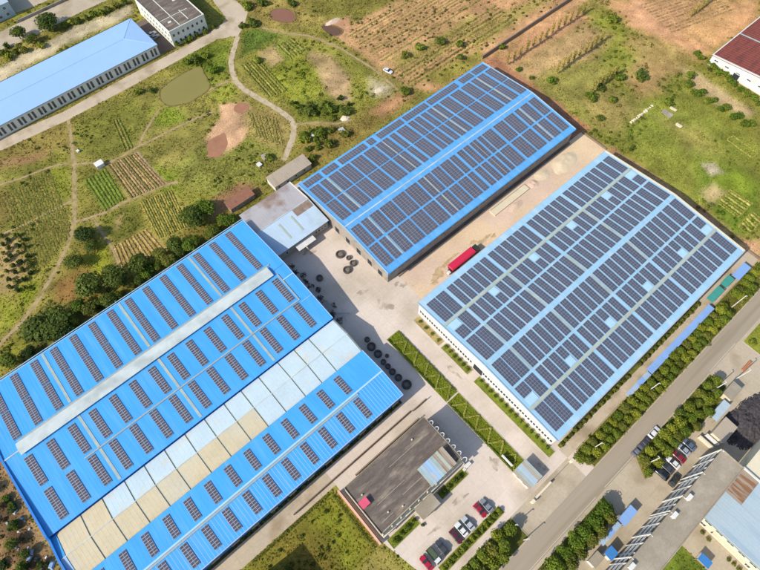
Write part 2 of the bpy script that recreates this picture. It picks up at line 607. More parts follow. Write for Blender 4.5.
paint([(640, 55), (675, 65), (660, 90), (640, 100), (625, 80)], (190, 152, 102), 3, 0.25, 0.8)
paint([(630, 30), (675, 48), (690, 66), (672, 72), (640, 55), (622, 44)], (178, 148, 92), 4, 0.35, 0.8)
paint([(585, 100), (620, 92), (640, 110), (620, 132), (592, 125)], (170, 146, 90), 4, 0.35, 0.7)
paint([(660, 118), (700, 128), (722, 150), (690, 150)], (166, 148, 84), 4, 0.4, 0.6)
paint([(678, 66), (700, 74), (735, 100), (755, 112), (748, 118), (720, 105), (690, 84)], (192, 166, 120), 1.5, 0.1)
paint([(488, 62), (500, 66), (585, 132), (612, 152), (700, 205), (760, 250), (760, 262), (745, 252), (605, 160), (575, 140)], (178, 142, 100), 1.6, 0.15)
paint([(158, 66), (171, 66), (172, 124), (158, 124)], (176, 124, 92), 1.5, 0.1, world=True)
paint([(158, -10), (169.5, -10), (169.5, 54), (158, 54)], (176, 136, 96), 1.2, 0.1, world=True)
paint([(735, 250), (760, 240), (760, 275), (748, 265)], (206, 160, 116), 2, 0.1)
paint([(700, 160), (730, 170), (760, 185), (760, 225), (735, 235), (715, 215), (700, 195)], (120, 138, 44), 3, 0.8)
paint([(715, 180), (735, 165), (758, 180), (742, 200), (725, 200)], (128, 142, 44), 2, 0.8)
paint([(703, 192), (716, 185), (726, 196), (712, 206)], (190, 166, 118), 2, 0.2)
paint([(702, 162), (712, 160), (722, 172), (712, 176)], (186, 172, 140), 1.2, 0.15)
# top field, tan soil worked in long rows
paint([(342, 38), (352, 22), (430, -12), (560, -12), (585, 0), (488, 58), (440, 92), (415, 88), (345, 42)], (198, 154, 108), 2, 0.22)
paint([(344, 36), (353, 24), (432, -10), (470, -10), (460, 20), (380, 70)], (196, 154, 106), 3, 0.15)
paint([(392, 60), (440, 35), (470, 15), (480, 24), (450, 46), (405, 72)], (152, 144, 70), 3, 0.6, 0.8)
paint([(420, 78), (450, 62), (480, 48), (486, 58), (445, 86)], (154, 142, 66), 2, 0.6)
paint([(488, 48), (530, 22), (580, -5), (590, -2), (560, 14), (510, 42), (492, 56)], (214, 168, 120), 2, 0.1)
paint([(465, 35), (500, 15), (540, -5), (560, -5), (520, 20), (480, 48)], (160, 146, 76), 2, 0.5, 0.8)
paint([(230, -10), (400, -10), (350, 18), (300, 25), (258, 30)], (158, 140, 74), 3, 0.6)
paint([(300, 0), (400, -8), (352, 22), (330, 20), (310, 12)], (132, 124, 56), 3, 0.7)
paint([(322, 24), (350, 16), (352, 30), (342, 38)], (196, 150, 112), 1.5, 0.1)
paint([(258, 34), (300, 40), (345, 48), (400, 92), (420, 92), (350, 110), (310, 128), (262, 90), (240, 70)], (146, 142, 60), 3, 0.8)
paint([(242, 30), (262, 28), (285, 34), (262, 48), (238, 58)], (100, 118, 44), 1.5, 1.0)
paint([(258, 54), (275, 44), (283, 60), (270, 68)], (186, 160, 108), 1.2, 0.2)
paint([(272, 44), (290, 36), (308, 50), (285, 62)], (138, 142, 62), 1.5, 0.6)
paint([(262, 72), (290, 58), (318, 58), (330, 85), (300, 105), (278, 92)], (148, 150, 54), 2.5, 0.9)
paint([(310, 52), (330, 56), (350, 75), (352, 100), (338, 104), (325, 90)], (186, 156, 112), 2, 0.1)
paint([(318, 52), (330, 60), (326, 72), (316, 62)], (150, 130, 80), 2, 0.3, 0.7)
paint([(370, 78), (390, 84), (392, 100), (372, 94)], (196, 180, 146), 2, 0.1, 0.8)
paint([(290, 102), (330, 98), (352, 108), (340, 122), (300, 126)], (112, 118, 44), 3, 0.9)
paint([(296, 128), (350, 120), (385, 100), (420, 90), (330, 160), (300, 180)], (140, 122, 62), 3, 0.6)
paint([(370, 110), (405, 92), (415, 95), (385, 115)], (186, 140, 100), 2, 0.2)
# the ground round the ponds
paint([(75, 115), (150, 85), (235, 42), (232, 70), (205, 98), (210, 130), (150, 170), (75, 165)], (146, 138, 66), 4, 0.6)
paint([(75, 125), (130, 95), (150, 110), (135, 148), (100, 158), (78, 150)], (134, 132, 56), 3, 0.6)
paint([(150, 110), (175, 105), (190, 118), (165, 128), (148, 125)], (126, 142, 40), 2, 0.9, 0.8)
paint([(190, 48), (232, 40), (232, 70), (214, 88), (205, 70), (175, 66)], (122, 134, 44), 2.5, 0.9)
paint([(212, 80), (235, 72), (240, 92), (222, 104), (208, 98)], (150, 150, 58), 2, 0.7)
SANDP = R3(200, 0, 3.167, [(60, 330), (150, 320), (165, 350), (150, 430), (110, 470), (60, 505), (12, 520), (10, 440), (40, 405), (62, 375)])
paint(SANDP, (208, 166, 126), 0.8, 0.0, wob=1.2)
paint([(240, 105), (282, 112), (292, 135), (280, 160), (262, 150), (246, 130)], (166, 146, 84), 2.5, 0.5)
paint([(205, 165), (250, 140), (280, 150), (268, 178), (225, 195), (200, 190)], (140, 140, 62), 2.5, 0.8)
paint([(170, 165), (205, 140), (225, 150), (215, 185), (190, 190)], (144, 142, 66), 3, 0.8)
paint([(150, 165), (178, 170), (182, 195), (160, 195)], (128, 138, 44), 2, 0.9)
paint([(205, 205), (240, 180), (262, 190), (250, 200), (215, 222)], (160, 122, 84), 2, 0.3)
paint([(255, 165), (290, 155), (300, 185), (270, 200)], (132, 124, 60), 2, 0.6)
# left of the track
paint([(0, 162), (34, 152), (55, 145), (50, 157), (33, 164), (0, 167)], (168, 126, 90), 2, 0.1)
paint([(0, 130), (66, 112), (70, 150), (0, 160)], (142, 126, 64), 3, 0.5)
paint([(0, 175), (40, 162), (62, 150), (70, 165), (70, 200), (62, 235), (30, 262), (0, 240)], (128, 126, 52), 3, 0.6)
paint([(44, 168), (70, 160), (70, 195), (50, 190)], (132, 136, 44), 3, 0.8, 0.8)
paint([(0, 192), (12, 195), (10, 215), (0, 222)], (132, 100, 62), 2, 0.3, 0.7)
paint([(20, 240), (65, 205), (68, 240), (45, 268), (28, 275)], (118, 118, 46), 2.5, 0.5)
paint([(0, 235), (16, 238), (28, 270), (18, 290), (0, 292)], (176, 150, 100), 2, 0.15)
paint([(18, 285), (40, 278), (36, 300), (22, 305)], (136, 144, 40), 2, 0.9)
paint([(0, 298), (25, 310), (5, 340), (0, 342)], (138, 142, 42), 3, 0.9)
paint([(0, 345), (45, 300), (80, 250), (105, 235), (125, 270), (240, 205), (246, 222), (60, 345), (0, 385)], (132, 118, 54), 3, 0.6)
paint([(82, 258), (105, 238), (112, 262), (95, 280)], (150, 150, 48), 2, 0.8)
paint([(60, 280), (85, 270), (80, 300), (60, 300)], (140, 106, 58), 2, 0.3)
paint([(0, 350), (30, 330), (30, 345), (0, 372)], (138, 136, 50), 2, 0.8)
# plots
PLOT_GREEN = [(84.2, 181.6), (106.6, 168.4), (125, 198.7), (105, 211.8)]
PLOT_STRIPE = [(108, 166), (136, 152.5), (166, 184), (131, 198.5)]
PLOT_YELLOW = [(139.5, 202.5), (172, 189.5), (187, 208), (189, 226), (158, 239.5)]
PLOT_TAN = [(113, 247), (147, 229), (168, 252), (121, 270)]
paint(PLOT_GREEN, (112, 132, 44), 1.0, 0.2, wob=0.5)
paint(PLOT_STRIPE, (178, 144, 98), 1.0, 0.1, wob=0.5)
paint(PLOT_YELLOW, (176, 160, 80), 1.0, 0.2, wob=0.6)
paint(PLOT_TAN, (178, 148, 90), 1.0, 0.15, wob=0.6)
paint([(97, 220), (137, 202), (146, 226), (113, 245)], (112, 112, 44), 1.5, 0.9)
paint([(116, 220), (124, 214), (120, 226), (115, 232)], (168, 142, 92), 1.0, 0.2)
paint([(125, 272), (170, 250), (190, 230), (196, 240), (150, 272), (128, 285)], (150, 136, 62), 2, 0.6)
# strips by the long shed, and the upper road's verge
paint([(-5, 88), (130, 22), (130, 30), (-5, 98)], (150, 152, 66), 1.0, 0.5)
paint([(-5, 70), (70, 30), (130, 5), (132, 14), (60, 48), (-5, 84)], (196, 180, 144), 1.5, 0.05)
paint([(40, 105), (190, 30), (214, 28), (110, 84), (45, 118)], (150, 132, 76), 1.5, 0.5)
# bottom of the picture
paint([(-80, 60), (-64, 60), (-64, 130), (-80, 130)], (168, 134, 90), 1, 0.4, world=True)
paint([(-72, 60), (-66, 60), (-67, 80), (-70, 96), (-74, 100)], (110, 86, 58), 2, 0.4, world=True)
paint([(-25, 8), (4, 8), (4, 28), (-25, 28)], (124, 118, 44), 1, 1.0, world=True)
paint([(-6, 8), (3, 12), (3, 27), (-4, 27)], (132, 136, 40), 3, 1.0, 0.8, world=True)
paint([(-20, 8), (-8, 8), (-6, 18), (-16, 27)], (140, 122, 52), 3, 0.9, 0.8, world=True)
paint([(54, -60), (68, -60), (68, -47.2), (54, -47.2)], (116, 132, 44), 0.6, 0.9, world=True)

TRACKS = [
    ('dirt_track', [(237.5, 36), (235, 46), (231, 58), (231.5, 70), (236, 82), (246, 91), (262, 100), (279, 110), (291, 119), (294.5, 126), (293, 137), (289, 148), (284, 160)], 2.3),
    ('dirt_track', [(67, 116), (70, 128), (72.5, 150), (74, 165), (74.5, 185), (75, 205), (74, 222), (69, 242), (60, 262), (50, 280), (38, 300), (22, 322), (8, 336), (-6, 350)], 1.35),
    ('foot_path', [(74, 164), (90, 163), (106, 164), (123, 156), (135, 148), (152, 140), (180, 126), (196, 118), (213, 112)], 0.9),
    ('foot_path', [(139, 145), (144, 133), (151, 122), (160, 108)], 0.8),
    ('foot_path', [(74, 222), (90, 218), (105, 212), (131, 199), (167, 184), (178, 182)], 1.1),
    ('foot_path', [(94, 220), (104, 236), (112, 247), (121, 271)], 0.9),
    ('foot_path', [(166, 184), (150, 168), (137, 152)], 1.0),
    ('foot_path', [(231, 80), (217, 86), (208, 90)], 1.2),
    ('foot_path', [(262, 28), (285, 33), (310, 36), (340, 48), (372, 68), (398, 90)], 1.0),
    ('foot_path', [(294, 124), (312, 123), (338, 124), (352, 120)], 1.1),
    ('foot_path', [(0, 235), (22, 226), (45, 214), (62, 206), (73, 200)], 0.8),
    ('foot_path', [(0, 185), (25, 177), (50, 167), (73, 162)], 0.8),
]
for nm, P, w in TRACKS:
    paint_line(P, (164, 142, 90), w * 0.9, 1.3, 0.3, 0.6)

mottle = (0.8 + 0.4 * fbm(X, Y, 0.5, 77, 3)) * (0.8 + 0.4 * np.clip((fbm(X, Y, 0.11, 91, 4) - 0.3) / 0.4, 0, 1))
COL = COL * mottle[..., None] * 1.1
idx = np.arange(NX * NY).reshape(NX, NY)
quads = np.stack([idx[:-1, :-1].ravel(), idx[1:, :-1].ravel(), idx[1:, 1:].ravel(), idx[:-1, 1:].ravel()], 1)
verts = np.stack([X.ravel(), Y.ravel(), np.zeros(NX * NY)], 1)
ground = obj('ground', np_mesh('ground', verts, quads, M['ground'], COL.reshape(-1, 3)))
ground['kind'] = 'structure'


def lookup(x, y):
    i = np.clip(np.searchsorted(gx, x), 0, NX - 1)
    j = np.clip(np.searchsorted(gy, y), 0, NY - 1)
    return COL[i, j], GRS[i, j]


# ------------------------------------------------------------------ roads, pavements, paths
BLOCKED = []     # rectangles and outlines where no wild plant grows


def sheet(name, P, z, m_, label=None):
    mb = MB()
    mb.poly([(p[0], p[1], z) for p in P])
    me = mb.mesh(name, m_)
    if me.polygons[0].normal.z < 0:
        me.flip_normals()
    o = obj(name, me)
    o['kind'] = 'structure'
    if label:
        o['label'] = label
    BLOCKED.append(P)
    return o


def rect(x0, x1, y0, y1):
    return [(x0, y0), (x1, y0), (x1, y1), (x0, y1)]


def ribbon(name, P, w, z, m_, wob=0.4):
    """a track of uneven width along a line"""
    pts = []
    for i in range(len(P) - 1):
        a = np.array(P[i])
        b = np.array(P[i + 1])
        k = max(1, int(np.linalg.norm(b - a) / 1.2))
        for t in range(k):
            pts.append(a + (b - a) * t / k)
    pts.append(np.array(P[-1]))
    pts = np.array(pts)
    for _ in range(3):
        pts[1:-1] = 0.25 * pts[:-2] + 0.5 * pts[1:-1] + 0.25 * pts[2:]
    mb = MB()
    L = []
    Rr = []
    for i, p in enumerate(pts):
        d = pts[min(i + 1, len(pts) - 1)] - pts[max(i - 1, 0)]
        d = d / (np.linalg.norm(d) + 1e-9)
        n = np.array([-d[1], d[0]])
        wl = w / 2 * (1 + wob * 2 * (random.random() - 0.5))
        wr = w / 2 * (1 + wob * 2 * (random.random() - 0.5))
        L.append(p + n * wl)
        Rr.append(p - n * wr)
    for i in range(len(pts) - 1):
        mb.quad((*Rr[i], z), (*Rr[i + 1], z), (*L[i + 1], z), (*L[i], z))
    o = mb.build(name, m_)
    o['kind'] = 'structure'
    BLOCKED.append([tuple(p) for p in Rr] + [tuple(p) for p in reversed(L)])
    return o


for k, (nm, P, w) in enumerate(TRACKS):
    ribbon(nm, GP(P), w, 0.012 + 0.004 * k, M['dirt_pale'] if k == 0 else M['dirt'], 0.15 if k == 0 else 0.4)

sheet('yard', [(37.0, 98.5), (37.0, 33.2), (6.0, 33.2), (6.0, 27.9), (6.0, 8.6), (9, -5), (9, -11.2), (62.3, -11.2), (62.3, -18.2), (66, -18.2), (66, 123.2), (37.0, 123.2)], 0.03, M['concrete'])
sheet('service_yard', rect(66.0, 165.6, 53.5, 68.0), 0.034, M['gravel'])
sheet('side_road', rect(-62, 6.0, 28.0, 33.2), 0.036, M['concrete_path'])
sheet('factory_base', rect(66.0, 165.6, -8.0, 53.5), 0.022, M['concrete_path'])
sheet('service_path', rect(62.3, 166.0, -11.3, -8.0), 0.042, M['concrete_path'])
sheet('gate_apron', [(9, -18.2), (62.3, -18.2), (62.3, -11.2), (9, -11.2)], 0.026, M['paving'])
sheet('road', rect(-60, 330, -24.0, -18.2), 0.03, M['asphalt'])
sheet('forecourt', [(62.0, -24.0), (78.0, -24.0), (74.5, -30.0), (96.2, -30.0), (96.2, -37.6), (40, -37.6), (40, -30.5), (60.5, -30.5)], 0.03, M['paving'])
sheet('coal_yard', [(96.2, -24.0), (150, -24.0), (150, -60), (92, -60), (92, -37.6), (96.2, -37.6)], 0.024, M['paving'])
sheet('courtyard', rect(67.8, 76, -75, -43), 0.038, M['paving'])
sheet('pavement', rect(-40, 62.0, -24.9, -24.0), 0.05, M['paving'])

# kerbs and the worn edge lines of the road
def kerb(x0, x1, y0, y1, z=0.13):
    mb = MB()
    mb.box(x0, x1, y0, y1, 0.0, z)
    o = mb.build('kerb', M['kerb'])
    o['kind'] = 'structure'


kerb(66.2, 300, -18.35, -18.2)
kerb(-60, 38.5, -18.35, -18.2)
kerb(78.2, 116.5, -24.0, -23.85)
kerb(132, 300, -24.3, -24.15)
for x0, x1 in ((12, 60), (64, 78), (117, 131.5)):
    mb = MB()
    mb.box(x0, x1, -23.72, -23.6, 0.03, 0.036)
    o = mb.build('edge_line', M['paint'])
    o['kind'] = 'structure'

# upper left roads
sheet('back_road', GP([(-60, 166), (0, 139), (63, 112), (126, 77), (177, 50.5), (206, 35), (222, 24), (226, 18), (203, -12), (218, -14), (240, 4), (248, 12), (244, 26), (238, 36), (231, 37), (218, 39), (190, 54), (136, 84), (66, 121), (0, 151), (-60, 178)]), 0.036, M['concrete_path'])
sheet('main_road', GP([(-10, 33), (0, 32), (25, 20), (78, -4), (120, -24), (140, -20), (128, -9), (85, 10), (30, 38), (-10, 56)]), 0.03, M['paving'])
sheet('neighbour_yard', GP([(15, 13), (33, 7), (70, -10), (60, -20), (5, 0)]), 0.034, M['paving'])
mb = MB()
P = GP([(33, 7), (70, -10)])

# ------------------------------------------------------------------ ponds
def pond(name, P, m_, label, wob=1.1, bank=True):
    W_ = GP(P)
    pts = []
    for i in range(len(W_)):
        a = np.array(W_[i])
        b = np.array(W_[(i + 1) % len(W_)])
        k = max(1, int(np.linalg.norm(b - a) / 1.5))
        for t in range(k):
            q = a + (b - a) * t / k
            pts.append((q[0] + random.uniform(-1, 1) * wob * 0.5, q[1] + random.uniform(-1, 1) * wob * 0.5))
    pp_ = np.array(pts)
    for _ in range(2):
        pp_ = 0.25 * np.roll(pp_, 1, 0) + 0.5 * pp_ + 0.25 * np.roll(pp_, -1, 0)
    pts = [tuple(q) for q in pp_]
    o = sheet(name, pts, 0.05, m_)
    o['label'] = label
    if not bank:
        return
    # muddy bank round the water
    mb = MB()
    c = np.mean(np.array(pts), 0)
    n = len(pts)
    for i in range(n):
        a = np.array(pts[i])
        b = np.array(pts[(i + 1) % n])
        da = (a - c) / np.linalg.norm(a - c)
        db = (b - c) / np.linalg.norm(b - c)
        ao = a + da * 0.7
        bo = b + db * 0.7
        ai = a - da * 0.15
        bi = b - db * 0.15
        mb.quad((*ai, 0.04), (*bi, 0.04), (*(b + db * 0.3), 0.16), (*(a + da * 0.3), 0.16))
        mb.quad((*(a + da * 0.3), 0.16), (*(b + db * 0.3), 0.16), (*bo, 0.0), (*ao, 0.0))
    bo_ = mb.build('pond_bank', M['bank'])
    bo_['kind'] = 'structure'


pond('pond', R3(0, 0, 3.167, [(505, 285), (560, 245), (635, 205), (650, 245), (668, 270), (655, 290), (600, 325), (540, 338), (515, 325)]), M['water_green'], 'olive green pond beside the long pale blue shed')
pond('pond', R3(200, 0, 3.167, [(222, 35), (255, 25), (300, 40), (302, 68), (270, 72), (225, 62)]), M['water_brown'], 'round muddy brown pond near the concrete junction')
pond('pond', R3(200, 0, 3.167, [(382, 80), (415, 78), (455, 92), (445, 112), (410, 115)]), M['water_dark'], 'small dark pond at the corner of the ploughed field')
pond('pond', R3(200, 0, 3.167, [(18, 450), (75, 415), (95, 455), (85, 480), (60, 500), (22, 505)]), M['puddle'], 'shallow brown puddle on the bare earth patch', 2.2, False)
pond('pond', R3(200, 0, 3.167, [(103, 330), (150, 322), (160, 345), (135, 360), (108, 352)]), M['puddle'], 'small brown puddle at the top of the bare earth', 2.0, False)

# planting beds
BEDS = []


def bed(x0, x1, y0, y1, c=(118, 134, 40), z=0.10):
    """a raised lawn bed with a kerb round it"""
    nx = max(2, int((x1 - x0) / 0.5))
    ny = max(2, int((y1 - y0) / 0.5))
    xs = np.linspace(x0, x1, nx + 1)
    ys = np.linspace(y0, y1, ny + 1)
    BX, BY = np.meshgrid(xs, ys, indexing='ij')
    cc = np.array(lin(c)) * GAIN * (0.75 + 0.5 * fbm(BX, BY, 0.35, 5))[..., None]
    id2 = np.arange(BX.size).reshape(BX.shape)
    q = np.stack([id2[:-1, :-1].ravel(), id2[1:, :-1].ravel(), id2[1:, 1:].ravel(), id2[:-1, 1:].ravel()], 1)
    v = np.stack([BX.ravel(), BY.ravel(), np.full(BX.size, z)], 1)
    o = obj('lawn_bed', np_mesh('lawn_bed', v, q, M['ground'], cc.reshape(-1, 3)))
    o['kind'] = 'structure'
    mb = MB()
    t = 0.15
    mb.box(x0 - t, x1 + t, y0 - t, y0, 0.0, z + 0.05)
    mb.box(x0 - t, x1 + t, y1, y1 + t, 0.0, z + 0.05)
    mb.box(x0 - t, x0, y0, y1, 0.0, z + 0.05)
    mb.box(x1, x1 + t, y0, y1, 0.0, z + 0.05)
    k = mb.build('kerb', M['kerb'])
    k['kind'] = 'structure'
    BEDS.append((x0, x1, y0, y1, c))


bed(47.2, 52.2, 24.5, 52.2)
bed(47.2, 52.2, -3.4, 24.0)
bed(58.5, 60.8, 39.5, 51.5, (176, 158, 100))
bed(58.5, 60.8, 26.4, 38.4, (140, 140, 64))
bed(58.3, 60.9, -7.6, 23.4, (128, 138, 48))
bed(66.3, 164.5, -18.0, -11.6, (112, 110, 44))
bed(62.9, 136.0, -8.1, -6.9, (112, 118, 44))
bed(13.5, 37.2, -9.2, -6.9, (124, 130, 44))
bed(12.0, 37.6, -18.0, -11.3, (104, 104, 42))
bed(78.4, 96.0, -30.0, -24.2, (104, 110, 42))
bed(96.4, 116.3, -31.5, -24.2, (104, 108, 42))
bed(134.0, 170.0, -40.0, -25.0, (146, 150, 54))
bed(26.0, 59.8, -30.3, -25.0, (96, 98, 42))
bed(26.5, 37.0, 4.8, 7.2, (116, 124, 44))
bed(7.5, 17.3, 4.4, 7.2, (116, 128, 40))
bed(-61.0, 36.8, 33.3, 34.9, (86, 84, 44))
for k in range(4):
    pass

# ------------------------------------------------------------------ solar arrays (meshes shared between alike ones)
PV_CACHE = {}


def pv_mesh(w, l, nc, nr, mt, frame='alu', gy=0.036):
    key = (round(w, 2), round(l, 2), nc, nr, mt, frame)
    if key in PV_CACHE:
        return PV_CACHE[key]
    mb = MB()
    mb.box(-w / 2, w / 2, -l / 2, l / 2, 0.0, 0.06, 0)
    cw = w / nc
    cl = l / nr
    g = 0.045
    for i in range(nc):
        for j in range(nr):
            x0 = -w / 2 + i * cw + g
            x1 = -w / 2 + (i + 1) * cw - g
            y0 = -l / 2 + j * cl + gy
            y1 = -l / 2 + (j + 1) * cl - gy
            mb.quad((x0, y0, 0.066), (x1, y0, 0.066), (x1, y1, 0.066), (x0, y1, 0.066), 1)
    me = mb.mesh('solar_array', [M[frame], M[mt]])
    PV_CACHE[key] = me
    return me


class Roof:
    """a gabled roof: eaves y0,y1, ridge yr, heights"""
    def __init__(self, y0, y1, yr, ze, zr):
        self.y0, self.y1, self.yr, self.ze, self.zr = y0, y1, yr, ze, zr

    def z(self, y):
        if y <= self.yr:
            return self.ze + (self.zr - self.ze) * (y - self.y0) / (self.yr - self.y0)
        return self.ze + (self.zr - self.ze) * (self.y1 - y) / (self.y1 - self.yr)

    def ang(self, y):
        if y <= self.yr:
            return math.atan2(self.zr - self.ze, self.yr - self.y0)
        return -math.atan2(self.zr - self.ze, self.y1 - self.yr)


def solar(root, roof, x0, x1, ya, yb, nc, nr, mt='pv', lift=0.14, frame='alu', gy=0.036):
    ym = (ya + yb) / 2
    a = roof.ang(ym)
    l = (yb - ya) / math.cos(a)
    o = obj('solar_array', pv_mesh(x1 - x0, l, nc, nr, mt, frame, gy), root)
    o.location = ((x0 + x1) / 2 - root.location.x, ym - root.location.y, roof.z(ym) + lift)
    o.rotation_euler = (a, 0, 0)
    return o


def on_roof(name, root, roof, x0, x1, ya, yb, m_, h=0.08, lift=0.03):
    """a strip lying on one slope of the roof"""
    mb = MB()
    rx, ry = root.location.x, root.location.y
    za, zb = roof.z(ya) + lift, roof.z(yb) + lift
    mb.hexa([(x0 - rx, ya - ry, za), (x1 - rx, ya - ry, za), (x1 - rx, yb - ry, zb), (x0 - rx, yb - ry, zb),
             (x0 - rx, ya - ry, za + h), (x1 - rx, ya - ry, za + h), (x1 - rx, yb - ry, zb + h), (x0 - rx, yb - ry, zb + h)])
    return mb.build(name, m_, root)


def slope_slab(root, x0, x1, ya, za, yb, zb, m_, t=0.14, ribs=0.0, rib_m=None, name='roof_slope', rib_h=0.02):
    rx, ry = root.location.x, root.location.y
    mb = MB()
    mb.hexa([(x0 - rx, ya - ry, za - t), (x1 - rx, ya - ry, za - t), (x1 - rx, yb - ry, zb - t), (x0 - rx, yb - ry, zb - t),
             (x0 - rx, ya - ry, za), (x1 - rx, ya - ry, za), (x1 - rx, yb - ry, zb), (x0 - rx, yb - ry, zb)])
    o = mb.build(name, m_, root)
    if ribs:
        mr = MB()
        n = int((x1 - x0) / ribs)
        for i in range(1, n):
            x = x0 + (x1 - x0) * i / n - rx
            w = 0.035
            mr.hexa([(x - w * 1.6, ya - ry, za), (x + w * 1.6, ya - ry, za), (x + w * 1.6, yb - ry, zb), (x - w * 1.6, yb - ry, zb),
                     (x - w, ya - ry, za + rib_h), (x + w, ya - ry, za + rib_h), (x + w, yb - ry, zb + rib_h), (x - w, yb - ry, zb + rib_h)])
        r = mr.build('seam_ribs', rib_m or m_, o)
        r['kind'] = 'stuff'
    return o


def gable_walls(root, x0, x1, roof, m_, inset=0.5, drop=0.16):
    rx, ry = root.location.x, root.location.y
    a, b = x0 + inset - rx, x1 - inset - rx
    y0, y1, yr = roof.y0 + inset - ry, roof.y1 - inset - ry, roof.yr - ry
    z0, z1, zr = roof.z(roof.y0 + inset) - drop, roof.z(roof.y1 - inset) - drop, roof.zr - drop
    mb = MB()
    mb.quad((a, y0, 0), (b, y0, 0), (b, y0, z0), (a, y0, z0))
    mb.quad((b, y1, 0), (a, y1, 0), (a, y1, z1), (b, y1, z1))
    mb.poly([(a, y1, 0), (a, y0, 0), (a, y0, z0), (a, yr, zr), (a, y1, z1)])
    mb.poly([(b, y0, 0), (b, y1, 0), (b, y1, z1), (b, yr, zr), (b, y0, z0)])
    return mb.build('wall', m_, root)


WIN = {}


def window(root, x, y, z, w, h, face, frame=None, depth=0.06, name='window'):
    """face: '-x', '+x', '-y', '+y'; a frame proud of the wall, the pane set back in it"""
    key = (round(w, 2), round(h, 2), name, frame.name if frame else '')
    if key not in WIN:
        mb = MB()
        t = min(0.12, w * 0.1)
        mb.box(-w / 2, w / 2, -0.02, depth, -h / 2, -h / 2 + t, 0)
        mb.box(-w / 2, w / 2, -0.02, depth, h / 2 - t, h / 2, 0)
        mb.box(-w / 2, -w / 2 + t, -0.02, depth, -h / 2 + t, h / 2 - t, 0)
        mb.box(w / 2 - t, w / 2, -0.02, depth, -h / 2 + t, h / 2 - t, 0)
        if w > 1.3 and name == 'window':
            mb.box(-t / 3, t / 3, -0.02, depth * 0.9, -h / 2 + t, h / 2 - t, 0)
        mb.box(-w / 2 + t, w / 2 - t, -0.02, 0.02, -h / 2 + t, h / 2 - t, 1)
        WIN[key] = mb.mesh(name, [frame or M['white'], M['glass'] if name == 'window' else M['dark']])
    rz = {'+y': 0, '-y': math.pi, '-x': math.pi / 2, '+x': -math.pi / 2}[face]
    rx, ry = root.location.x, root.location.y
    return obj(name, WIN[key], root, (x - rx, y - ry, z), (0, 0, rz))


# ================================================================== right factory: pale blue roof, six rows of arrays
RR = Roof(-5.9, 52.9, 23.4, 7.5, 9.8)
RX0, RX1 = 61.0, 158.2
fr = empty('factory', 'pale blue roofed factory crowded with solar arrays, beside the tree-lined road', 'factory', (110, 23.4, 0), group='solar roofed factories')
gable_walls(fr, RX0, RX1, RR, M['wall_white'], 0.45)
slope_slab(fr, RX0, RX1, RR.y0, RR.ze, RR.yr, RR.zr, M['roof_pale'], ribs=0.9)
slope_slab(fr, RX0, RX1, RR.yr + 0.004, RR.zr, RR.y1, RR.ze, M['roof_pale'], ribs=0.9)
mb = MB()
mb.hexa([(RX0 - 110, -0.45, 9.74), (RX1 - 110, -0.45, 9.74), (RX1 - 110, 0.45, 9.74), (RX0 - 110, 0.45, 9.74),
         (RX0 - 110, -0.05, 9.9), (RX1 - 110, -0.05, 9.9), (RX1 - 110, 0.05, 9.9), (RX0 - 110, 0.05, 9.9)])
mb.build('ridge_cap', M['roof_pale'], fr)
for y in (RR.y0, RR.y1):
    s = -1 if y < 20 else 1
    mb = MB()
    ya, yb = sorted((y - 23.4 + s * 0.02, y - 23.4 + s * 0.28))
    mb.box(RX0 - 110, RX1 - 110, ya, yb, 7.2, 7.46)
    mb.build('gutter', M['metal'], fr)
# far gable flashing
for ya, yb in ((RR.y0, RR.yr), (RR.yr, RR.y1)):
    on_roof('gable_flashing', fr, RR, RX1 - 0.75, RX1 - 0.02, ya + 0.01, yb - 0.01, M['wall_cream'], 0.12, 0.06)
    on_roof('gable_flashing', fr, RR, RX0 + 0.02, RX0 + 0.25, ya + 0.01, yb - 0.01, M['roof_workshop'], 0.12, 0.06)
on_roof('walkway', fr, RR, RX0 + 0.6, RX1 - 0.9, 40.75, 41.6, M['walkway_green'], 0.10, 0.10)
on_roof('walkway', fr, RR, RX0 + 0.6, RX1 - 0.9, 4.95, 5.8, M['walkway_green'], 0.10, 0.10)
CROSS = [(70.75, 71.55), (89.95, 90.85), (109.3, 110.4), (128.8, 129.8)]
for i, (a, b) in enumerate(CROSS):
    for ya, yb, green in ((24.4, 32.9, 1), (13.6, 22.2, 1), (33.9, 40.5, i % 2), (5.9, 12.8, 0), (42, 50.5, 0), (-3.6, 4.7, 0)):
        if green:
            on_roof('skylight_strip', fr, RR, a + 0.05, b - 0.15, ya, yb, M['skylight'], 0.05, 0.05)
colsR = [(62.7, 66.3, 4), (66.75, 70.4, 4)]
for s in (71.75, 91.15, 110.65, 129.95):
    colsR += [(s + 3.1 * k, s + 3.1 * k + 2.5, 3) for k in range(6)]
colsR += [(148.75, 152.2, 4), (153.0, 156.5, 4)]
SQ = [63.0, 82.4, 101.8, 121.4, 140.3, 155.6]


def near_sq(a, b):
    for s in SQ:
        if a - 0.6 < s < b + 0.1:
            return s
    return None


for (a, b, nc) in colsR:
    solar(fr, RR, a, b, 41.9, 50.6, nc, 9)
    solar(fr, RR, a, b, 24.2, 33.0, nc, 9)
    solar(fr, RR, a, b, 13.5, 22.3, nc, 9)
    solar(fr, RR, a, b, -3.8, 4.8, nc, 9)
    s = near_sq(a, b)
    if s is None:
        solar(fr, RR, a, b, 33.9, 40.55, nc, 7)
        solar(fr, RR, a, b, 6.0, 12.65, nc, 7)
    else:
        solar(fr, RR, a, b, 33.9, 37.7, nc, 4)
        solar(fr, RR, a, b, 8.85, 12.65, nc, 4)
        on_roof('skylight', fr, RR, a, b, 38.0, 40.5, M['skylight_clear'], 0.12, 0.04)
        on_roof('skylight', fr, RR, a, b, 6.05, 8.5, M['skylight_clear'], 0.12, 0.04)
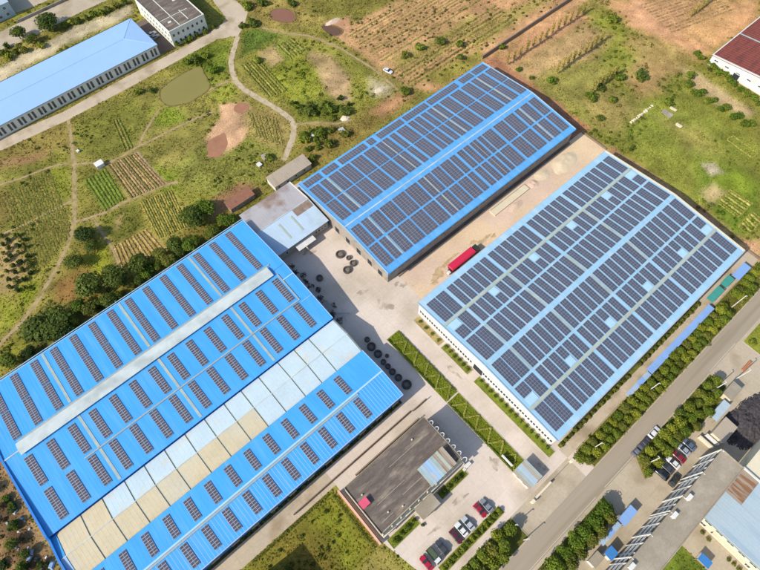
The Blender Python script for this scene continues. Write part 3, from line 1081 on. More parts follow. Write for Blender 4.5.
# end wall: two bands of windows
xw = RX0 + 0.45
for k in range(26):
    y = -4.2 + k * 2.2
    if abs(y - 25) < 2.2:
        continue
    window(fr, xw, y - 0.5, 2.9, 0.9, 1.7, '-x')
    window(fr, xw, y + 0.55, 2.9, 0.9, 1.7, '-x')
    window(fr, xw, y, 5.4, 1.9, 0.5, '-x')
window(fr, xw, 25.0, 2.0, 4.0, 4.0, '-x', name='door')
for yb in (3.5, 5.6):
    mb = MB()
    mb.box(xw - 0.12 - 110, xw - 0.002 - 110, -5.3 - 23.4, 52.3 - 23.4, yb + 0.55, yb + 0.7)
    mb.build('wall_band', M['white'], fr)
for k in range(30):
    window(fr, 63 + k * 3.2, RR.y0 + 0.45, 3.0, 1.6, 1.6, '-y')
    window(fr, 63 + k * 3.2, RR.y1 - 0.45, 3.0, 1.6, 1.6, '+y')

# ================================================================== middle factory: bright blue roof
RM_ = Roof(67.4, 117.1, 90.2, 7.5, 9.8)
fm = empty('factory', 'bright blue roofed factory packed with solar arrays, behind the red lorry', 'factory', (110, 92, 0), group='solar roofed factories')
MX0, MX1 = 61.0, 158.3
gable_walls(fm, MX0, MX1, RM_, M['wall_grey'], 0.6)
slope_slab(fm, MX0, MX1, RM_.y0, RM_.ze, RM_.yr, RM_.zr, M['roof_blue_faded'], ribs=0.9)
slope_slab(fm, MX0, MX1, RM_.yr + 0.004, RM_.zr, RM_.y1, RM_.ze, M['roof_blue_faded'], ribs=0.9)
mb = MB()
mb.hexa([(MX0 - 110, -2.1, 9.72), (MX1 - 110, -2.1, 9.72), (MX1 - 110, -1.5, 9.74), (MX0 - 110, -1.5, 9.74),
         (MX0 - 110, -1.9, 9.93), (MX1 - 110, -1.9, 9.93), (MX1 - 110, -1.7, 9.93), (MX0 - 110, -1.7, 9.93)])
mb.build('ridge_cap', M['vent'], fm)
for y, s in ((RM_.y0, -1), (RM_.y1, 1)):
    mb = MB()
    ya, yb = sorted((y - 92 + s * 0.02, y - 92 + s * 0.25))
    mb.box(MX0 - 110, MX1 - 110, ya, yb, 7.2, 7.46)
    mb.build('gutter', M['roof_blue'], fm)
for ya, yb in ((RM_.y0, RM_.yr), (RM_.yr, RM_.y1)):
    on_roof('gable_flashing', fm, RM_, MX1 - 0.4, MX1 - 0.02, ya + 0.01, yb - 0.01, M['roof_pale'], 0.12, 0.06)
    on_roof('gable_flashing', fm, RM_, MX0 + 0.02, MX0 + 0.4, ya + 0.01, yb - 0.01, M['roof_pale'], 0.12, 0.06)
colsM45 = [(62.4, 65.7), (66.9, 69.3), (70.9, 74.5), (75.5, 80.4), (81.4, 86.6), (87.5, 92.6), (93.7, 96.2), (97.1, 99.4), (100.4, 103.9), (104.9, 108.9), (109.9, 112.2),
           (113.7, 116.0), (117.0, 119.3), (120.4, 121.7), (122.2, 123.4), (124.5, 126.2), (127.1, 131.7), (133.2, 138.1), (139.1, 143.9), (145.3, 147.2), (148.6, 152.0), (153.3, 156.8)]
colsM23 = [(62.7, 66.4), (67.6, 70.0), (71.6, 75.5), (76.4, 81.0), (82.1, 87.2), (88.4, 93.2), (94.4, 97.1), (97.9, 100.1), (101.5, 103.7), (105.1, 109.8), (111.1, 113.4),
           (114.3, 116.7), (117.9, 120.1), (121.2, 123.4), (124.6, 126.9), (128.1, 132.8), (134.1, 138.8), (140.1, 144.7), (145.9, 148.4), (149.6, 152.8), (154.2, 157.5)]
for a, b in colsM45:
    nc = max(1, int(round((b - a) / 1.17)))
    a, b = a - 0.16, b + 0.16
    solar(fm, RM_, a, b, 79.5, 88.2, nc, 9, 'pv_warm', 0.14, 'alu_pink', 0.03)
    solar(fm, RM_, a, b, 69.8, 78.7, nc, 9, 'pv_warm', 0.14, 'alu_pink', 0.03)
for a, b in colsM23:
    nc = max(1, int(round((b - a) / 1.17)))
    a, b = a - 0.16, b + 0.16
    solar(fm, RM_, a, b, 103.0, 112.2, nc, 9, 'pv_warm', 0.14, 'alu_pink', 0.03)
    solar(fm, RM_, a, b, 92.9, 102.4, nc, 9, 'pv_warm', 0.14, 'alu_pink', 0.03)
for a, b in ((62.6, 69.9), (71.3, 77.5), (79.0, 91.6), (93.0, 96.0), (98.0, 110.4), (111.5, 123.6), (124.6, 140.5), (142.6, 149.2), (150.0, 157.2)):
    solar(fm, RM_, a, b, 113.4, 116.3, int(round((b - a) / 1.17)), 3, 'pv_warm', 0.14, 'alu_pink', 0.03)
for x in (70.2, 97.45, 121.95, 148.9):
    for ya, yb in ((103.2, 111.9), (93.1, 102.2)):
        xx = {70.2: 70.75, 97.45: 97.45, 121.95: 123.95, 148.9: 149.0}[x]
        on_roof('skylight_strip', fm, RM_, xx - 0.35, xx + 0.35, ya, yb, M['skylight'], 0.05, 0.04)
    for ya, yb in ((79.7, 88.0), (70.0, 78.4)):
        xx = {70.2: 70.1, 97.45: 96.65, 121.95: 121.95, 148.9: 147.9}[x]
        on_roof('skylight_strip', fm, RM_, xx - 0.3, xx + 0.3, ya, yb, M['skylight'], 0.05, 0.04)
# walls: roller doors to the yard, window band on the long side with a low dark strip below
xw = MX0 + 0.6
for y in (72, 77.5, 83.5, 89.5, 95.5):
    window(fm, xw, y, 1.6, 2.4, 3.2, '-x', M['wall_grey'], name='door')
for k in range(28):
    window(fm, 64 + k * 3.35, RM_.y0 + 0.6, 4.6, 2.2, 1.2, '-y', M['wall_grey'])
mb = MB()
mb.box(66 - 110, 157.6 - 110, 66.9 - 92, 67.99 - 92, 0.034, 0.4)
mb.build('dark_foot_strip', M['roof_dark'], fm)  # low dark strip along the foot of the long wall

# ================================================================== left factory: three halls under one long roof
LX0, LX1 = -60.2, 37.2
fl = empty('factory', 'bright blue factory with a pale ridge vent and a cream sheeted middle hall', 'factory', (-11, 75, 0), group='solar roofed factories')
L1 = Roof(66.9, 117.2, 92.5, 7.6, 9.8)
L2 = Roof(52.6, 66.7, 59.6, 6.7, 7.9)
L3 = Roof(33.75, 52.4, 43.0, 7.2, 8.4)
for rf, mtw in ((L1, M['wall_blue']), (L2, M['wall_grey']), (L3, M['wall_blue'])):
    gable_walls(fl, LX0, LX1, rf, mtw, 0.45)
slope_slab(fl, LX0, LX1, L1.y0, L1.ze, L1.yr, L1.zr, M['roof_blue'], ribs=0.9)
slope_slab(fl, LX0, LX1, L1.yr + 0.004, L1.zr, L1.y1, L1.ze, M['roof_blue'], ribs=0.9)
slope_slab(fl, LX0, LX1, L3.y0, L3.ze, L3.yr, L3.zr, M['roof_blue'], ribs=1.05, rib_m=M['roof_lightblue'])
slope_slab(fl, LX0, LX1, L3.yr + 0.004, L3.zr, L3.y1, L3.ze, M['roof_blue'], ribs=1.05)
# cream hall: sheets between the seams, each a piece
seam = [-58.8, -51.5, -45.0, -38.1, -31.8, -25.2, -18.4, -11.7, -4.8, 1.3, 7.8, 15.0, 21.3, 27.0, 37.0]
for i in range(len(seam) - 1):
    a, b = seam[i] + 0.22, seam[i + 1] - 0.22
    low = M['roof_cream_stained'] if seam[i] < 0 else M['roof_cream']
    top = M['roof_cream_stained'] if seam[i] < -50 else M['roof_cream']
    slope_slab(fl, a, b, L2.y0, L2.ze, L2.yr - 0.03, L2.zr, low, ribs=1.1, name='roof_sheet')
    slope_slab(fl, a, b, L2.yr + 0.03, L2.zr, L2.y1, L2.ze, top, ribs=1.1, name='roof_sheet')
slope_slab(fl, LX0, LX1, L2.y0 + 0.01, L2.ze - 0.2, L2.yr, L2.zr - 0.2, M['walkway_green'], name='roof_lining')
slope_slab(fl, LX0, LX1, L2.yr + 0.004, L2.zr - 0.2, L2.y1 - 0.01, L2.ze - 0.2, M['walkway_green'], name='roof_lining')
slope_slab(fl, LX0, -58.8, L2.y0, L2.ze, L2.yr - 0.03, L2.zr, M['roof_lightblue'], name='roof_sheet')
slope_slab(fl, LX0, -58.8, L2.yr + 0.03, L2.zr, L2.y1, L2.ze, M['roof_blue'], name='roof_sheet')
mb = MB()
mb.box(LX0 + 11, LX1 + 11, 59.6 - 75 - 0.12, 59.6 - 75 + 0.12, 7.86, 7.98)
mb.build('ridge_cap', M['vent'], fl)
for ya, yb, zt in ((51.6, 53.4, 6.45), (65.9, 67.7, 6.45)):
    mb = MB()
    mb.box(LX0 + 11, LX1 - 0.02 + 11, ya - 75, yb - 75, 0.0, zt)
    mb.build('valley_sun_block', M['wall_blue'], fl)  # solid fill between halls, added to keep sun out of the roof gap
# raised ridge vent on the big hall
mb = MB()
vx0, vx1 = -55.6 + 11, 31.6 + 11
mb.hexa([(vx0, 91.0 - 75, 9.5), (vx1, 91.0 - 75, 9.5), (vx1, 94.4 - 75, 9.5), (vx0, 94.4 - 75, 9.5),
         (vx0, 90.85 - 75, 10.35), (vx1, 90.85 - 75, 10.35), (vx1, 94.5 - 75, 10.35), (vx0, 94.5 - 75, 10.35)])
mb.hexa([(vx0, 90.6 - 75, 10.36), (vx1, 90.6 - 75, 10.36), (vx1, 94.6 - 75, 10.36), (vx0, 94.6 - 75, 10.36),
         (vx0, 92.4 - 75, 10.75), (vx1, 92.4 - 75, 10.75), (vx1, 92.8 - 75, 10.75), (vx0, 92.8 - 75, 10.75)])
mb.build('ridge_vent', M['vent'], fl)
mb = MB()
mb.box(LX0 + 11, vx0, 92.3 - 75, 92.7 - 75, 9.75, 9.93)
mb.build('ridge_cap', M['vent'], fl)
mb = MB()
mb.box(vx1, LX1 + 11, 92.3 - 75, 92.7 - 75, 9.75, 9.93)
mb.build('ridge_cap', M['roof_blue'], fl)
mb = MB()
mb.box(LX0 + 11, LX1 + 11, 43.0 - 75 - 0.25, 43.0 - 75 + 0.25, 8.33, 8.5)
mb.build('ridge_cap', M['skylight_clear'], fl)
on_roof('walkway', fl, L3, -60, 26.9, 42.05, 42.6, M['walkway'], 0.14, 0.08)
on_roof('walkway', fl, L1, -43.1, 33.0, 78.55, 79.0, M['walkway'], 0.14, 0.08)
on_roof('walkway', fl, L1, -55, 32.9, 94.95, 95.55, M['walkway'], 0.14, 0.08)
on_roof('walkway', fl, L1, 32.5, 33.0, 79.0, 90.4, M['walkway'], 0.14, 0.08)
on_roof('walkway', fl, L1, 33.0, 37.1, 87.4, 87.75, M['skylight_clear'], 0.12, 0.06)
on_roof('walkway', fl, L1, 33.0, 37.1, 77.55, 77.7, M['skylight_clear'], 0.12, 0.06)
for x in (-38.5, -12.0, 14.5):
    for rf, ya, yb in ((L1, 96.0, 116.9), (L1, 79.1, 90.5), (L1, 67.6, 78.4)):
        on_roof('skylight_strip', fl, rf, x - 0.4, x + 0.4, ya, yb, M['skylight'], 0.05, 0.04)
for k in range(14):
    xa = -55.8 + 6.5 * k
    xb = -55.8 + 6.57 * k
    solar(fl, L1, xa, xa + 2.25, 106.5, 116.4, 2, 12, 'pv_dark', 0.14, 'alu_pink', 0.085)
    solar(fl, L1, xa, xa + 2.25, 96.2, 106.2, 2, 12, 'pv_dark', 0.14, 'alu_pink', 0.085)
    solar(fl, L1, xb, xb + 2.25, 79.9, 89.5, 2, 12, 'pv_dark', 0.14, 'alu_pink', 0.085)
    solar(fl, L1, xb, xb + 2.25, 68.6, 78.2, 2, 12, 'pv_dark', 0.14, 'alu_pink', 0.085)
for k in range(13):
    xa = 24.2 - 6.6 * k
    solar(fl, L3, xa, xa + 2.1, 44.2, 50.9, 2, 8, 'pv_dark', 0.14, 'alu_pink', 0.085)
    solar(fl, L3, xa, xa + 2.1, 35.0, 41.6, 2, 8, 'pv_dark', 0.14, 'alu_pink', 0.085)
# parapet over the far gable, eaves gutters, edge flashings
mb = MB()
prof = [(117.4, 8.4), (92.5, 10.0), (66.9, 8.5), (66.0, 7.7), (59.6, 8.4), (52.6, 7.7), (43.0, 8.8), (33.2, 7.8)]
for (ya, za), (yb, zb) in zip(prof[:-1], prof[1:]):
    xa, xb = LX0 - 0.45 + 11, LX0 - 0.02 + 11
    mb.hexa([(xa, yb - 75, 0), (xb, yb - 75, 0), (xb, ya - 75, 0), (xa, ya - 75, 0), (xa, yb - 75, zb), (xb, yb - 75, zb), (xb, ya - 75, za), (xa, ya - 75, za)])
    mb.hexa([(xa - 0.1, yb - 75, zb + .003), (xb + 0.04, yb - 75, zb + .003), (xb + 0.04, ya - 75, za + .003), (xa - 0.1, ya - 75, za + .003), (xa - 0.1, yb - 75, zb + 0.1), (xb + 0.04, yb - 75, zb + 0.1), (xb + 0.04, ya - 75, za + 0.1), (xa - 0.1, ya - 75, za + 0.1)])
mb.build('parapet', [M['wall_blue']], fl)
for y, s, z in ((L1.y1, 1, 7.6), (L3.y0, -1, 7.2)):
    mb = MB()
    ya, yb = sorted((y - 75 + s * 0.02, y - 75 + s * 0.3))
    mb.box(LX0 + 11, LX1 + 11, ya, yb, z - 0.3, z - 0.05)
    mb.build('gutter', M['roof_lightblue'], fl)
mb = MB()
mb.box(LX0 + 11, LX1 + 11, 117.9 - 75, 118.15 - 75, 7.35, 7.6)
mb.build('gutter_edge', M['roof_pale'], fl)
for rf in (L1, L3):
    for ya, yb in ((rf.y0, rf.yr), (rf.yr, rf.y1)):
        on_roof('gable_flashing', fl, rf, LX1 - 0.22, LX1 - 0.01, ya + 0.02, yb - 0.02, M['roof_lightblue'], 0.1, 0.06)
for k in range(30):
    window(fl, -58 + k * 3.2, L3.y0 + 0.45, 3.4, 1.8, 1.6, '-y')
for k in range(15):
    mb = MB()
    x = -57 + k * 6.4 + 11
    mb.box(x, x + 2.4, 33.2 - 75, 34.15 - 75, 5.0, 5.14)
    mb.build('window_hood', M['wall_grey'], fl)
for y in (38, 46, 72, 80, 88, 96, 104):
    window(fl, LX1 - 0.45, y, 1.9, 3.4, 3.8, '+x', M['wall_blue'], name='door')

# ================================================================== shed joining the two blue factories
fs = empty('shed', 'low rusting grey shed with two skylight strips, between the two blue factories', 'shed', (49, 111, 0))
S1 = Roof(98.8, 122.0, 110.6, 5.0, 6.3)
gable_walls(fs, 37.8, 60.7, S1, M['wall_grey'], 0.4)
M['roof_shed'] = mat('shed_sheet_pale', A(198, 220, 236), 0.55, 0.05, 0.2, c2=A(182, 196, 206), c2_scale=0.12, c2_lo=0.55, c2_hi=0.75)
M['roof_shed_rust'] = mat('shed_sheet_rusting', A(188, 184, 184), 0.65, 0.08, 0.2, c2=A(152, 128, 112), c2_scale=0.12, c2_lo=0.5, c2_hi=0.66, fine=0.06, fine_scale=2)
slope_slab(fs, 37.8, 60.7, S1.y0, S1.ze, S1.yr, S1.zr, M['roof_shed'], ribs=1.0)
slope_slab(fs, 37.8, 60.7, S1.yr + 0.004, S1.zr, S1.y1, S1.ze, M['roof_shed_rust'], ribs=1.0)
M['rust_stain'] = mat('rust_brown_sheet', A(150, 128, 110), 0.8, 0.2, 0.6, c2=A(178, 178, 176), c2_scale=0.4)
on_roof('rusted_sheet', fs, S1, 53.0, 60.3, 107.0, 110.2, M['rust_stain'], 0.02, 0.012)
for x in (45.6, 50.9):
    on_roof('skylight_strip', fs, S1, x, x + 0.7, 101.5, 108.5, M['walkway_green'], 0.05, 0.05)
on_roof('ridge_cap', fs, S1, 37.8, 60.7, 110.3, 110.58, M['vent'], 0.12, 0.05)
on_roof('gable_flashing', fs, S1, 60.3, 60.68, 110.7, 121.9, M['white'], 0.2, 0.06)
mb = MB()
mb.hexa([(45.5 - 49, 96.6 - 111, 3.0), (53.0 - 49, 96.6 - 111, 3.0), (53.0 - 49, 99.1 - 111, 3.3), (45.5 - 49, 99.1 - 111, 3.3),
         (45.5 - 49, 96.6 - 111, 3.1), (53.0 - 49, 96.6 - 111, 3.1), (53.0 - 49, 99.1 - 111, 3.4), (45.5 - 49, 99.1 - 111, 3.4)])
mb.build('canopy', M['white'], fs)
for x in (55.0, 56.3, 57.6, 59.0, 42.0):
    window(fs, x, 99.2, 2.6, 1.0, 1.6, '-y')
window(fs, 49.2, 99.2, 1.5, 5.0, 3.0, '-y', M['wall_grey'], name='door')


def simple_shed(label, x0, x1, y0, y1, ze, zr, roof_m, wall_m, mono=True, ribs=1.0, cat='shed', rz=0.0):
    cx, cy = (x0 + x1) / 2, (y0 + y1) / 2
    r = empty('shed', label, cat, (cx, cy, 0), 0.0)
    if mono:
        mb = MB()
        i = 0.25
        a, b, c, d = x0 + i - cx, x1 - i - cx, y0 + i - cy, y1 - i - cy
        mb.hexa([(a, c, 0), (b, c, 0), (b, d, 0), (a, d, 0), (a, c, ze - 0.12), (b, c, ze - 0.12), (b, d, zr - 0.12), (a, d, zr - 0.12)])
        mb.build('wall', wall_m, r)
        slope_slab(r, x0, x1, y0, ze, y1, zr, roof_m, 0.1, ribs)
        for k in range(max(1, int((x1 - x0) / 4))):
            window(r, x0 + 2 + k * 4, y0 + 0.25, ze * 0.5, 1.0, 1.0, '-y')
    else:
        rf = Roof(y0, y1, (y0 + y1) / 2, ze, zr)
        gable_walls(r, x0, x1, rf, wall_m, 0.3)
        slope_slab(r, x0, x1, rf.y0, ze, rf.yr, zr, roof_m, 0.1, ribs)
        slope_slab(r, x0, x1, rf.yr + 0.004, zr, rf.y1, ze, roof_m, 0.1, ribs)
        on_roof('ridge_cap', r, rf, x0, x1, rf.yr - 0.2, rf.yr - 0.01, roof_m, 0.08, 0.04)
    r.rotation_euler = (0, 0, rz)
    return r


simple_shed('old shed with long grey corrugated roof by the dirt track end', 55.6, 73.2, 125.2, 130.9, 2.7, 3.4, M['roof_asbestos'], M['wall_white'], ribs=0.8)
simple_shed('small shed with brown roof next to the dark trees behind the factory', 37.4, 48.3, 127.8, 132.2, 2.5, 3.0, M['roof_brown'], M['wall_grey'], ribs=0.7)

# ================================================================== office with the dark flat roof
of = empty('office_building', 'flat dark roofed office beside the car park, with a glazed lean-to on its roof', 'building', (22, 16.8, 0))
ox0, ox1, oy0, oy1, oz = 6.9, 37.2, 9.0, 24.7, 7.5
mb = MB()
mb.box(ox0 + 0.1 - 22, ox1 - 0.1 - 22, oy0 + 0.1 - 16.8, oy1 - 0.1 - 16.8, 0, oz - 0.25)
mb.build('wall', M['wall_cream'], of)
mb = MB()
mb.box(ox0 + 0.3 - 22, ox1 - 0.3 - 22, oy0 + 0.3 - 16.8, oy1 - 0.3 - 16.8, oz - 0.25, oz)
mb.build('roof', M['roof_dark'], of)
for (a, b, c, d) in ((ox0, ox1, oy0, oy0 + 0.16), (ox0, ox1, oy1 - 0.16, oy1), (ox0, ox0 + 0.16, oy0 + 0.16, oy1 - 0.16), (ox1 - 0.16, ox1, oy0 + 0.16, oy1 - 0.16)):
    mb = MB()
    mb.box(a - 22, b - 22, c - 16.8, d - 16.8, oz - 0.4, oz + 0.32)
    mb.build('parapet', M['roof_concrete'], of)
# roof panels of the lean-to
cl = [M['skylight'], M['roof_workshop'], M['canopy_blue_pale'], M['roof_lightblue'], M['roof_workshop'], M['skylight'], M['roof_rust'], M['walkway_green'], M['roof_rust'], M['roof_asbestos']]
for k in range(10):
    mb = MB()
    x = 25.3 + k * 0.96 - 22
    mb.hexa([(x, 8.75 - 16.8, 8.5), (x + 0.93, 8.75 - 16.8, 8.5), (x + 0.93, 14.8 - 16.8, 9.1), (x, 14.8 - 16.8, 9.1),
             (x, 8.75 - 16.8, 8.58), (x + 0.93, 8.75 - 16.8, 8.58), (x + 0.93, 14.8 - 16.8, 9.18), (x, 14.8 - 16.8, 9.18)])
    mb.build('roof_panel', cl[k], of)
mb = MB()
for x in (25.4, 30.0, 34.7):
    for y in (9.6, 14.5):
        mb.tube((x - 22, y - 16.8, oz), (x - 22, y - 16.8, 8.6 + (y - 8.75) * 0.09), 0.07, n=6)
mb.build('post_frame', M['metal'], of)
for (a, b, y) in ((11, 21, 15.2), (18, 25, 12.6), (9, 13, 11.0), (20, 33, 20.5)):
    mb = MB()
    mb.box(a - 22, b - 22, y - 16.8, y + 0.12 - 16.8, oz + 0.004, oz + 0.05)
    mb.build('roof_batten', M['roof_asbestos'], of)
for (x, y) in ((9.5, 20.0), (12, 12), (16, 10.5), (30, 22)):
    mb = MB()
    mb.tube((x - 22, y - 16.8, oz), (x - 22, y - 16.8, oz + 0.5), 0.25, 0.2, 8)
    mb.build('roof_vent', M['wall_cream'], of)
# pink hut on the roof
mb = MB()
mb.box(7.5 - 22, 9.7 - 22, 17.0 - 16.8, 18.8 - 16.8, oz, oz + 1.0)
ph = mb.build('stair_hut', M['wall_cream'], of)
mb = MB()
mb.hexa([(7.3 - 22, 16.8 - 16.8, oz + 1.0), (9.9 - 22, 16.8 - 16.8, oz + 1.0), (9.9 - 22, 19.0 - 16.8, oz + 1.2), (7.3 - 22, 19.0 - 16.8, oz + 1.2),
         (7.3 - 22, 16.8 - 16.8, oz + 1.1), (9.9 - 22, 16.8 - 16.8, oz + 1.1), (9.9 - 22, 19.0 - 16.8, oz + 1.3), (7.3 - 22, 19.0 - 16.8, oz + 1.3)])
mb.build('hut_roof', M['hotpink'], ph)
# arched hoods over the end windows
for k in range(7):
    y = 21.9 - k * 2.3
    mb = MB()
    n = 8
    for i in range(n):
        t0 = math.pi * i / n
        t1 = math.pi * (i + 1) / n
        for r0, r1, z in ((0.5, 0.66, 7.55),):
            def pt(r, t):
                return (ox1 + 0.03 + 1.25 * r / 0.8 * math.sin(t) - 22, y - r * math.cos(t) - 16.8)
            a_, b_ = pt(r1, t0), pt(r1, t1)
            c_, d_ = pt(r0, t1), pt(r0, t0)
            mb.hexa([(*d_, z), (*a_, z), (*b_, z), (*c_, z), (*d_, z + 0.12), (*a_, z + 0.12), (*b_, z + 0.12), (*c_, z + 0.12)])
    mb.build('window_hood', M['white'], of)
    window(of, ox1 - 0.1, y, 4.4, 1.2, 1.4, '+x')
    window(of, ox1 - 0.1, y, 1.6, 1.2, 1.4, '+x')
for k in range(9):
    x = 8.8 + k * 3.3
    for z in (1.8, 5.2):
        window(of, x, oy0 + 0.1, z, 1.7, 1.6, '-y')
        window(of, x, oy1 - 0.1, z, 1.7, 1.6, '+y')
mb = MB()
mb.box(7.0 - 22, 37.0 - 22, 8.1 - 16.8, 9.08 - 16.8, 3.4, 3.6)
mb.build('canopy', M['wall_cream'], of)
for k in range(10):
    mb = MB()
    x = 7.1 + k * 3.3 - 22
    mb.box(x, x + 0.3, 8.3 - 16.8, 9.08 - 16.8, 0, 3.4)
    mb.box(x, x + 0.3, 8.55 - 16.8, 9.08 - 16.8, 3.6, oz - 0.41)
    mb.build('pilaster', M['wall_cream'], of)
# porch
mb = MB()
mb.box(18.2 - 22, 24.8 - 22, 4.3 - 16.8, 8.0 - 16.8, 3.62, 3.95)
pr = mb.build('porch', M['roof_concrete'], of)
for (x, y) in ((18.6, 4.7), (24.4, 4.7)):
    mb = MB()
    mb.box(x - 0.25 - 22, x + 0.25 - 22, y - 0.25 - 16.8, y + 0.25 - 16.8, 0, 3.6)
    mb.build('porch_column', M['wall_cream'], pr)
mb = MB()
mb.box(18.5 - 22, 24.6 - 22, 4.5 - 16.8, 8.0 - 16.8, 0.03, 0.35)
mb.build('porch_step', M['kerb'], pr)
# pink wall by the office
wl = MB()
wl.box(5.2, 5.6, 7.6, 26.0, 0, 2.2)
wl.box(5.1, 5.7, 7.5, 26.1, 2.2, 2.34)
tag(wl.build('boundary_wall', M['pink']), 'low pink wall along the short end of the office', 'wall')
wl = MB()
wl.box(12.0, 37.0, 26.0, 26.25, 0, 1.9)
wl.box(11.9, 37.1, 25.95, 26.3, 1.9, 2.0)
tag(wl.build('boundary_wall', M['brick_wall']), 'thin brick wall close behind the office', 'wall')
wl = MB()
wl.box(-8.0, 36.9, 29.4, 29.6, 0, 1.7)
wl.box(37.5, 43.0, 29.0, 29.2, 0, 1.7)
tag(wl.build('boundary_wall', M['brick_wall']), 'brick wall along the lane between blue factory and office', 'wall')

ob = empty('building', 'flat roofed block just below the picture, shading the grass lot', 'building', (-35, 14, 0))
mb = MB()
mb.box(-11, 11.4, -9, 9.2, 0, 10.0)
mb.build('wall', M['wall_cream'], ob)
mb = MB()
mb.box(-11.1, 11.5, -9.1, 9.3, 10.0, 10.25)
mb.build('roof', M['roof_concrete'], ob)
for k in range(6):
    for z in (1.8, 5.0, 8.2):
        window(ob, -23.6, 6.5 + k * 2.9, z, 1.5, 1.5, '+x')

# ================================================================== guard house, gate, notice board
gh = empty('guard_house', 'little guard house with streaked glassy roof inside the gate', 'guard house', (49, -6.4, 0))
mb = MB()
mb.box(46.8 - 49, 51.6 - 49, -9.2 + 6.4, -3.5 + 6.4, 0, 3.0)
mb.build('wall', M['wall_white'], gh)
for k in range(6):
    mb = MB()
    x = 46.4 + k * 0.92 - 49
    mb.hexa([(x, -3.3, 3.05), (x + 0.9, -3.3, 3.05), (x + 0.9, 3.2, 3.05), (x, 3.2, 3.05),
             (x, -3.3, 3.15), (x + 0.9, -3.3, 3.15), (x + 0.9, 3.2, 3.15), (x, 3.2, 3.15)])
    mb.build('roof_panel', [M['roof_asbestos'], M['skylight'], M['roof_workshop'], M['roof_workshop'], M['roof_asbestos'], M['skylight']][k], gh)
for y in (-7.6, -5.2):
    window(gh, 46.8, y, 1.7, 1.3, 1.2, '-x')
    window(gh, 51.6, y, 1.7, 1.3, 1.2, '+x')
window(gh, 49.2, -9.2, 1.1, 1.1, 2.1, '-y', name='door')

gt = empty('sliding_gate', 'cream folding sliding gate across the entrance', 'gate', (49.5, -12.4, 0))
for k in range(13):
    mb = MB()
    x = -3.6 + k * 0.58
    mb.box(x, x + 0.07, -0.28, -0.22, 0.05, 1.35)
    mb.box(x, x + 0.07, 0.22, 0.28, 0.05, 1.35)
    mb.box(x, x + 0.07, -0.28, 0.28, 1.35, 1.42)
    mb.build('gate_hoop', M['wall_cream'], gt)
for z in (0.3, 0.8, 1.25):
    for y in (-0.21, 0.15):
        mb = MB()
        mb.box(-3.6, 3.6, y, y + 0.06, z, z + 0.1)
        mb.build('gate_rail_and_shadow', M['wall_cream'], gt)
mb = MB()
mb.box(-3.6, 3.6, -0.3, 0.3, 1.424, 1.5)
mb.build('gate_top', M['wall_cream'], gt)
for x, lb in ((45.2, 'cream gate pillar at the closed end of the sliding gate'), (62.2, 'cream gate pillar beside the first roadside trees')):
    mb = MB()
    mb.box(x - 0.4, x + 0.4, -12.9, -12.1, 0, 2.0)
    mb.box(x - 0.5, x + 0.5, -13.0, -12.0, 2.0, 2.15)
    tag(mb.build('gate_pillar', M['wall_cream']), lb, 'gate pillar')
mb = MB()
mb.box(53.2, 61.6, -12.46, -12.38, 0.03, 0.1)
tag(mb.build('gate_rail_and_shadow', M['dark']), 'dark strip painted as the shadow line from the gate to the pillar', 'shadow strip')  # flat dark strip standing in for the shadow between gate and pillar
nb = empty('notice_board', 'long white notice board on the lawn bed by the guard house', 'notice board', (47.9, 0, 0))
mb = MB()
mb.box(-0.25, 0.25, -2.1, 2.1, 1.9, 2.05)
mb.build('board_roof', M['white'], nb)
mb = MB()
mb.box(-0.05, 0.05, -2.0, 2.0, 0.7, 1.88)
mb.build('board_panel', M['white'], nb)
for y in (-1.9, 1.9):
    mb = MB()
    mb.tube((0, y, 0), (0, y, 1.9), 0.07, n=8)
    mb.build('post', M['metal'], nb)
mb = MB()
mb.box(37.6, 39.6, 6.2, 7.2, 0.03, 1.0)
mb.box(36.6, 37.4, 6.1, 6.9, 0.03, 0.7)
tag(mb.build('equipment_cabinet', M['white']), 'pair of white cabinets at the office corner', 'cabinet')

# ================================================================== long block with balconies, lower right
dm = empty('apartment_block', 'long grey roofed four storey block with white balcony rails', 'building', (68, -40.3, 0))
dx0, dx1, dy0, dy1, dz = 42.0, 91.6, -43.6, -37.1, 12.0
mb = MB()
mb.box(dx0 - 68, dx1 - 68, dy0 + 40.3, dy1 - 0.7 + 40.3, 0, dz - 0.2)
mb.build('wall', M['wall_cream'], dm)
mb = MB()
mb.box(dx0 - 0.2 - 68, dx1 + 0.2 - 68, dy0 - 0.2 + 40.3, dy1 + 40.3, dz - 0.2, dz + 0.1)
mb.build('roof', M['roof_concrete'], dm)
for (a, b, c, d) in ((dx0 - 0.2, dx1 + 0.2, dy0 - 0.2, dy0 + 0.05), (dx0 - 0.2, dx1 + 0.2, dy1 - 0.2, dy1), (dx1, dx1 + 0.2, dy0 + 0.05, dy1 - 0.2)):
    mb = MB()
    mb.box(a - 68, b - 68, c + 40.3, d + 40.3, dz + 0.1, dz + 0.4)
    mb.build('parapet', M['roof_concrete'], dm)
nbay = 14
bw = (dx1 - dx0) / nbay
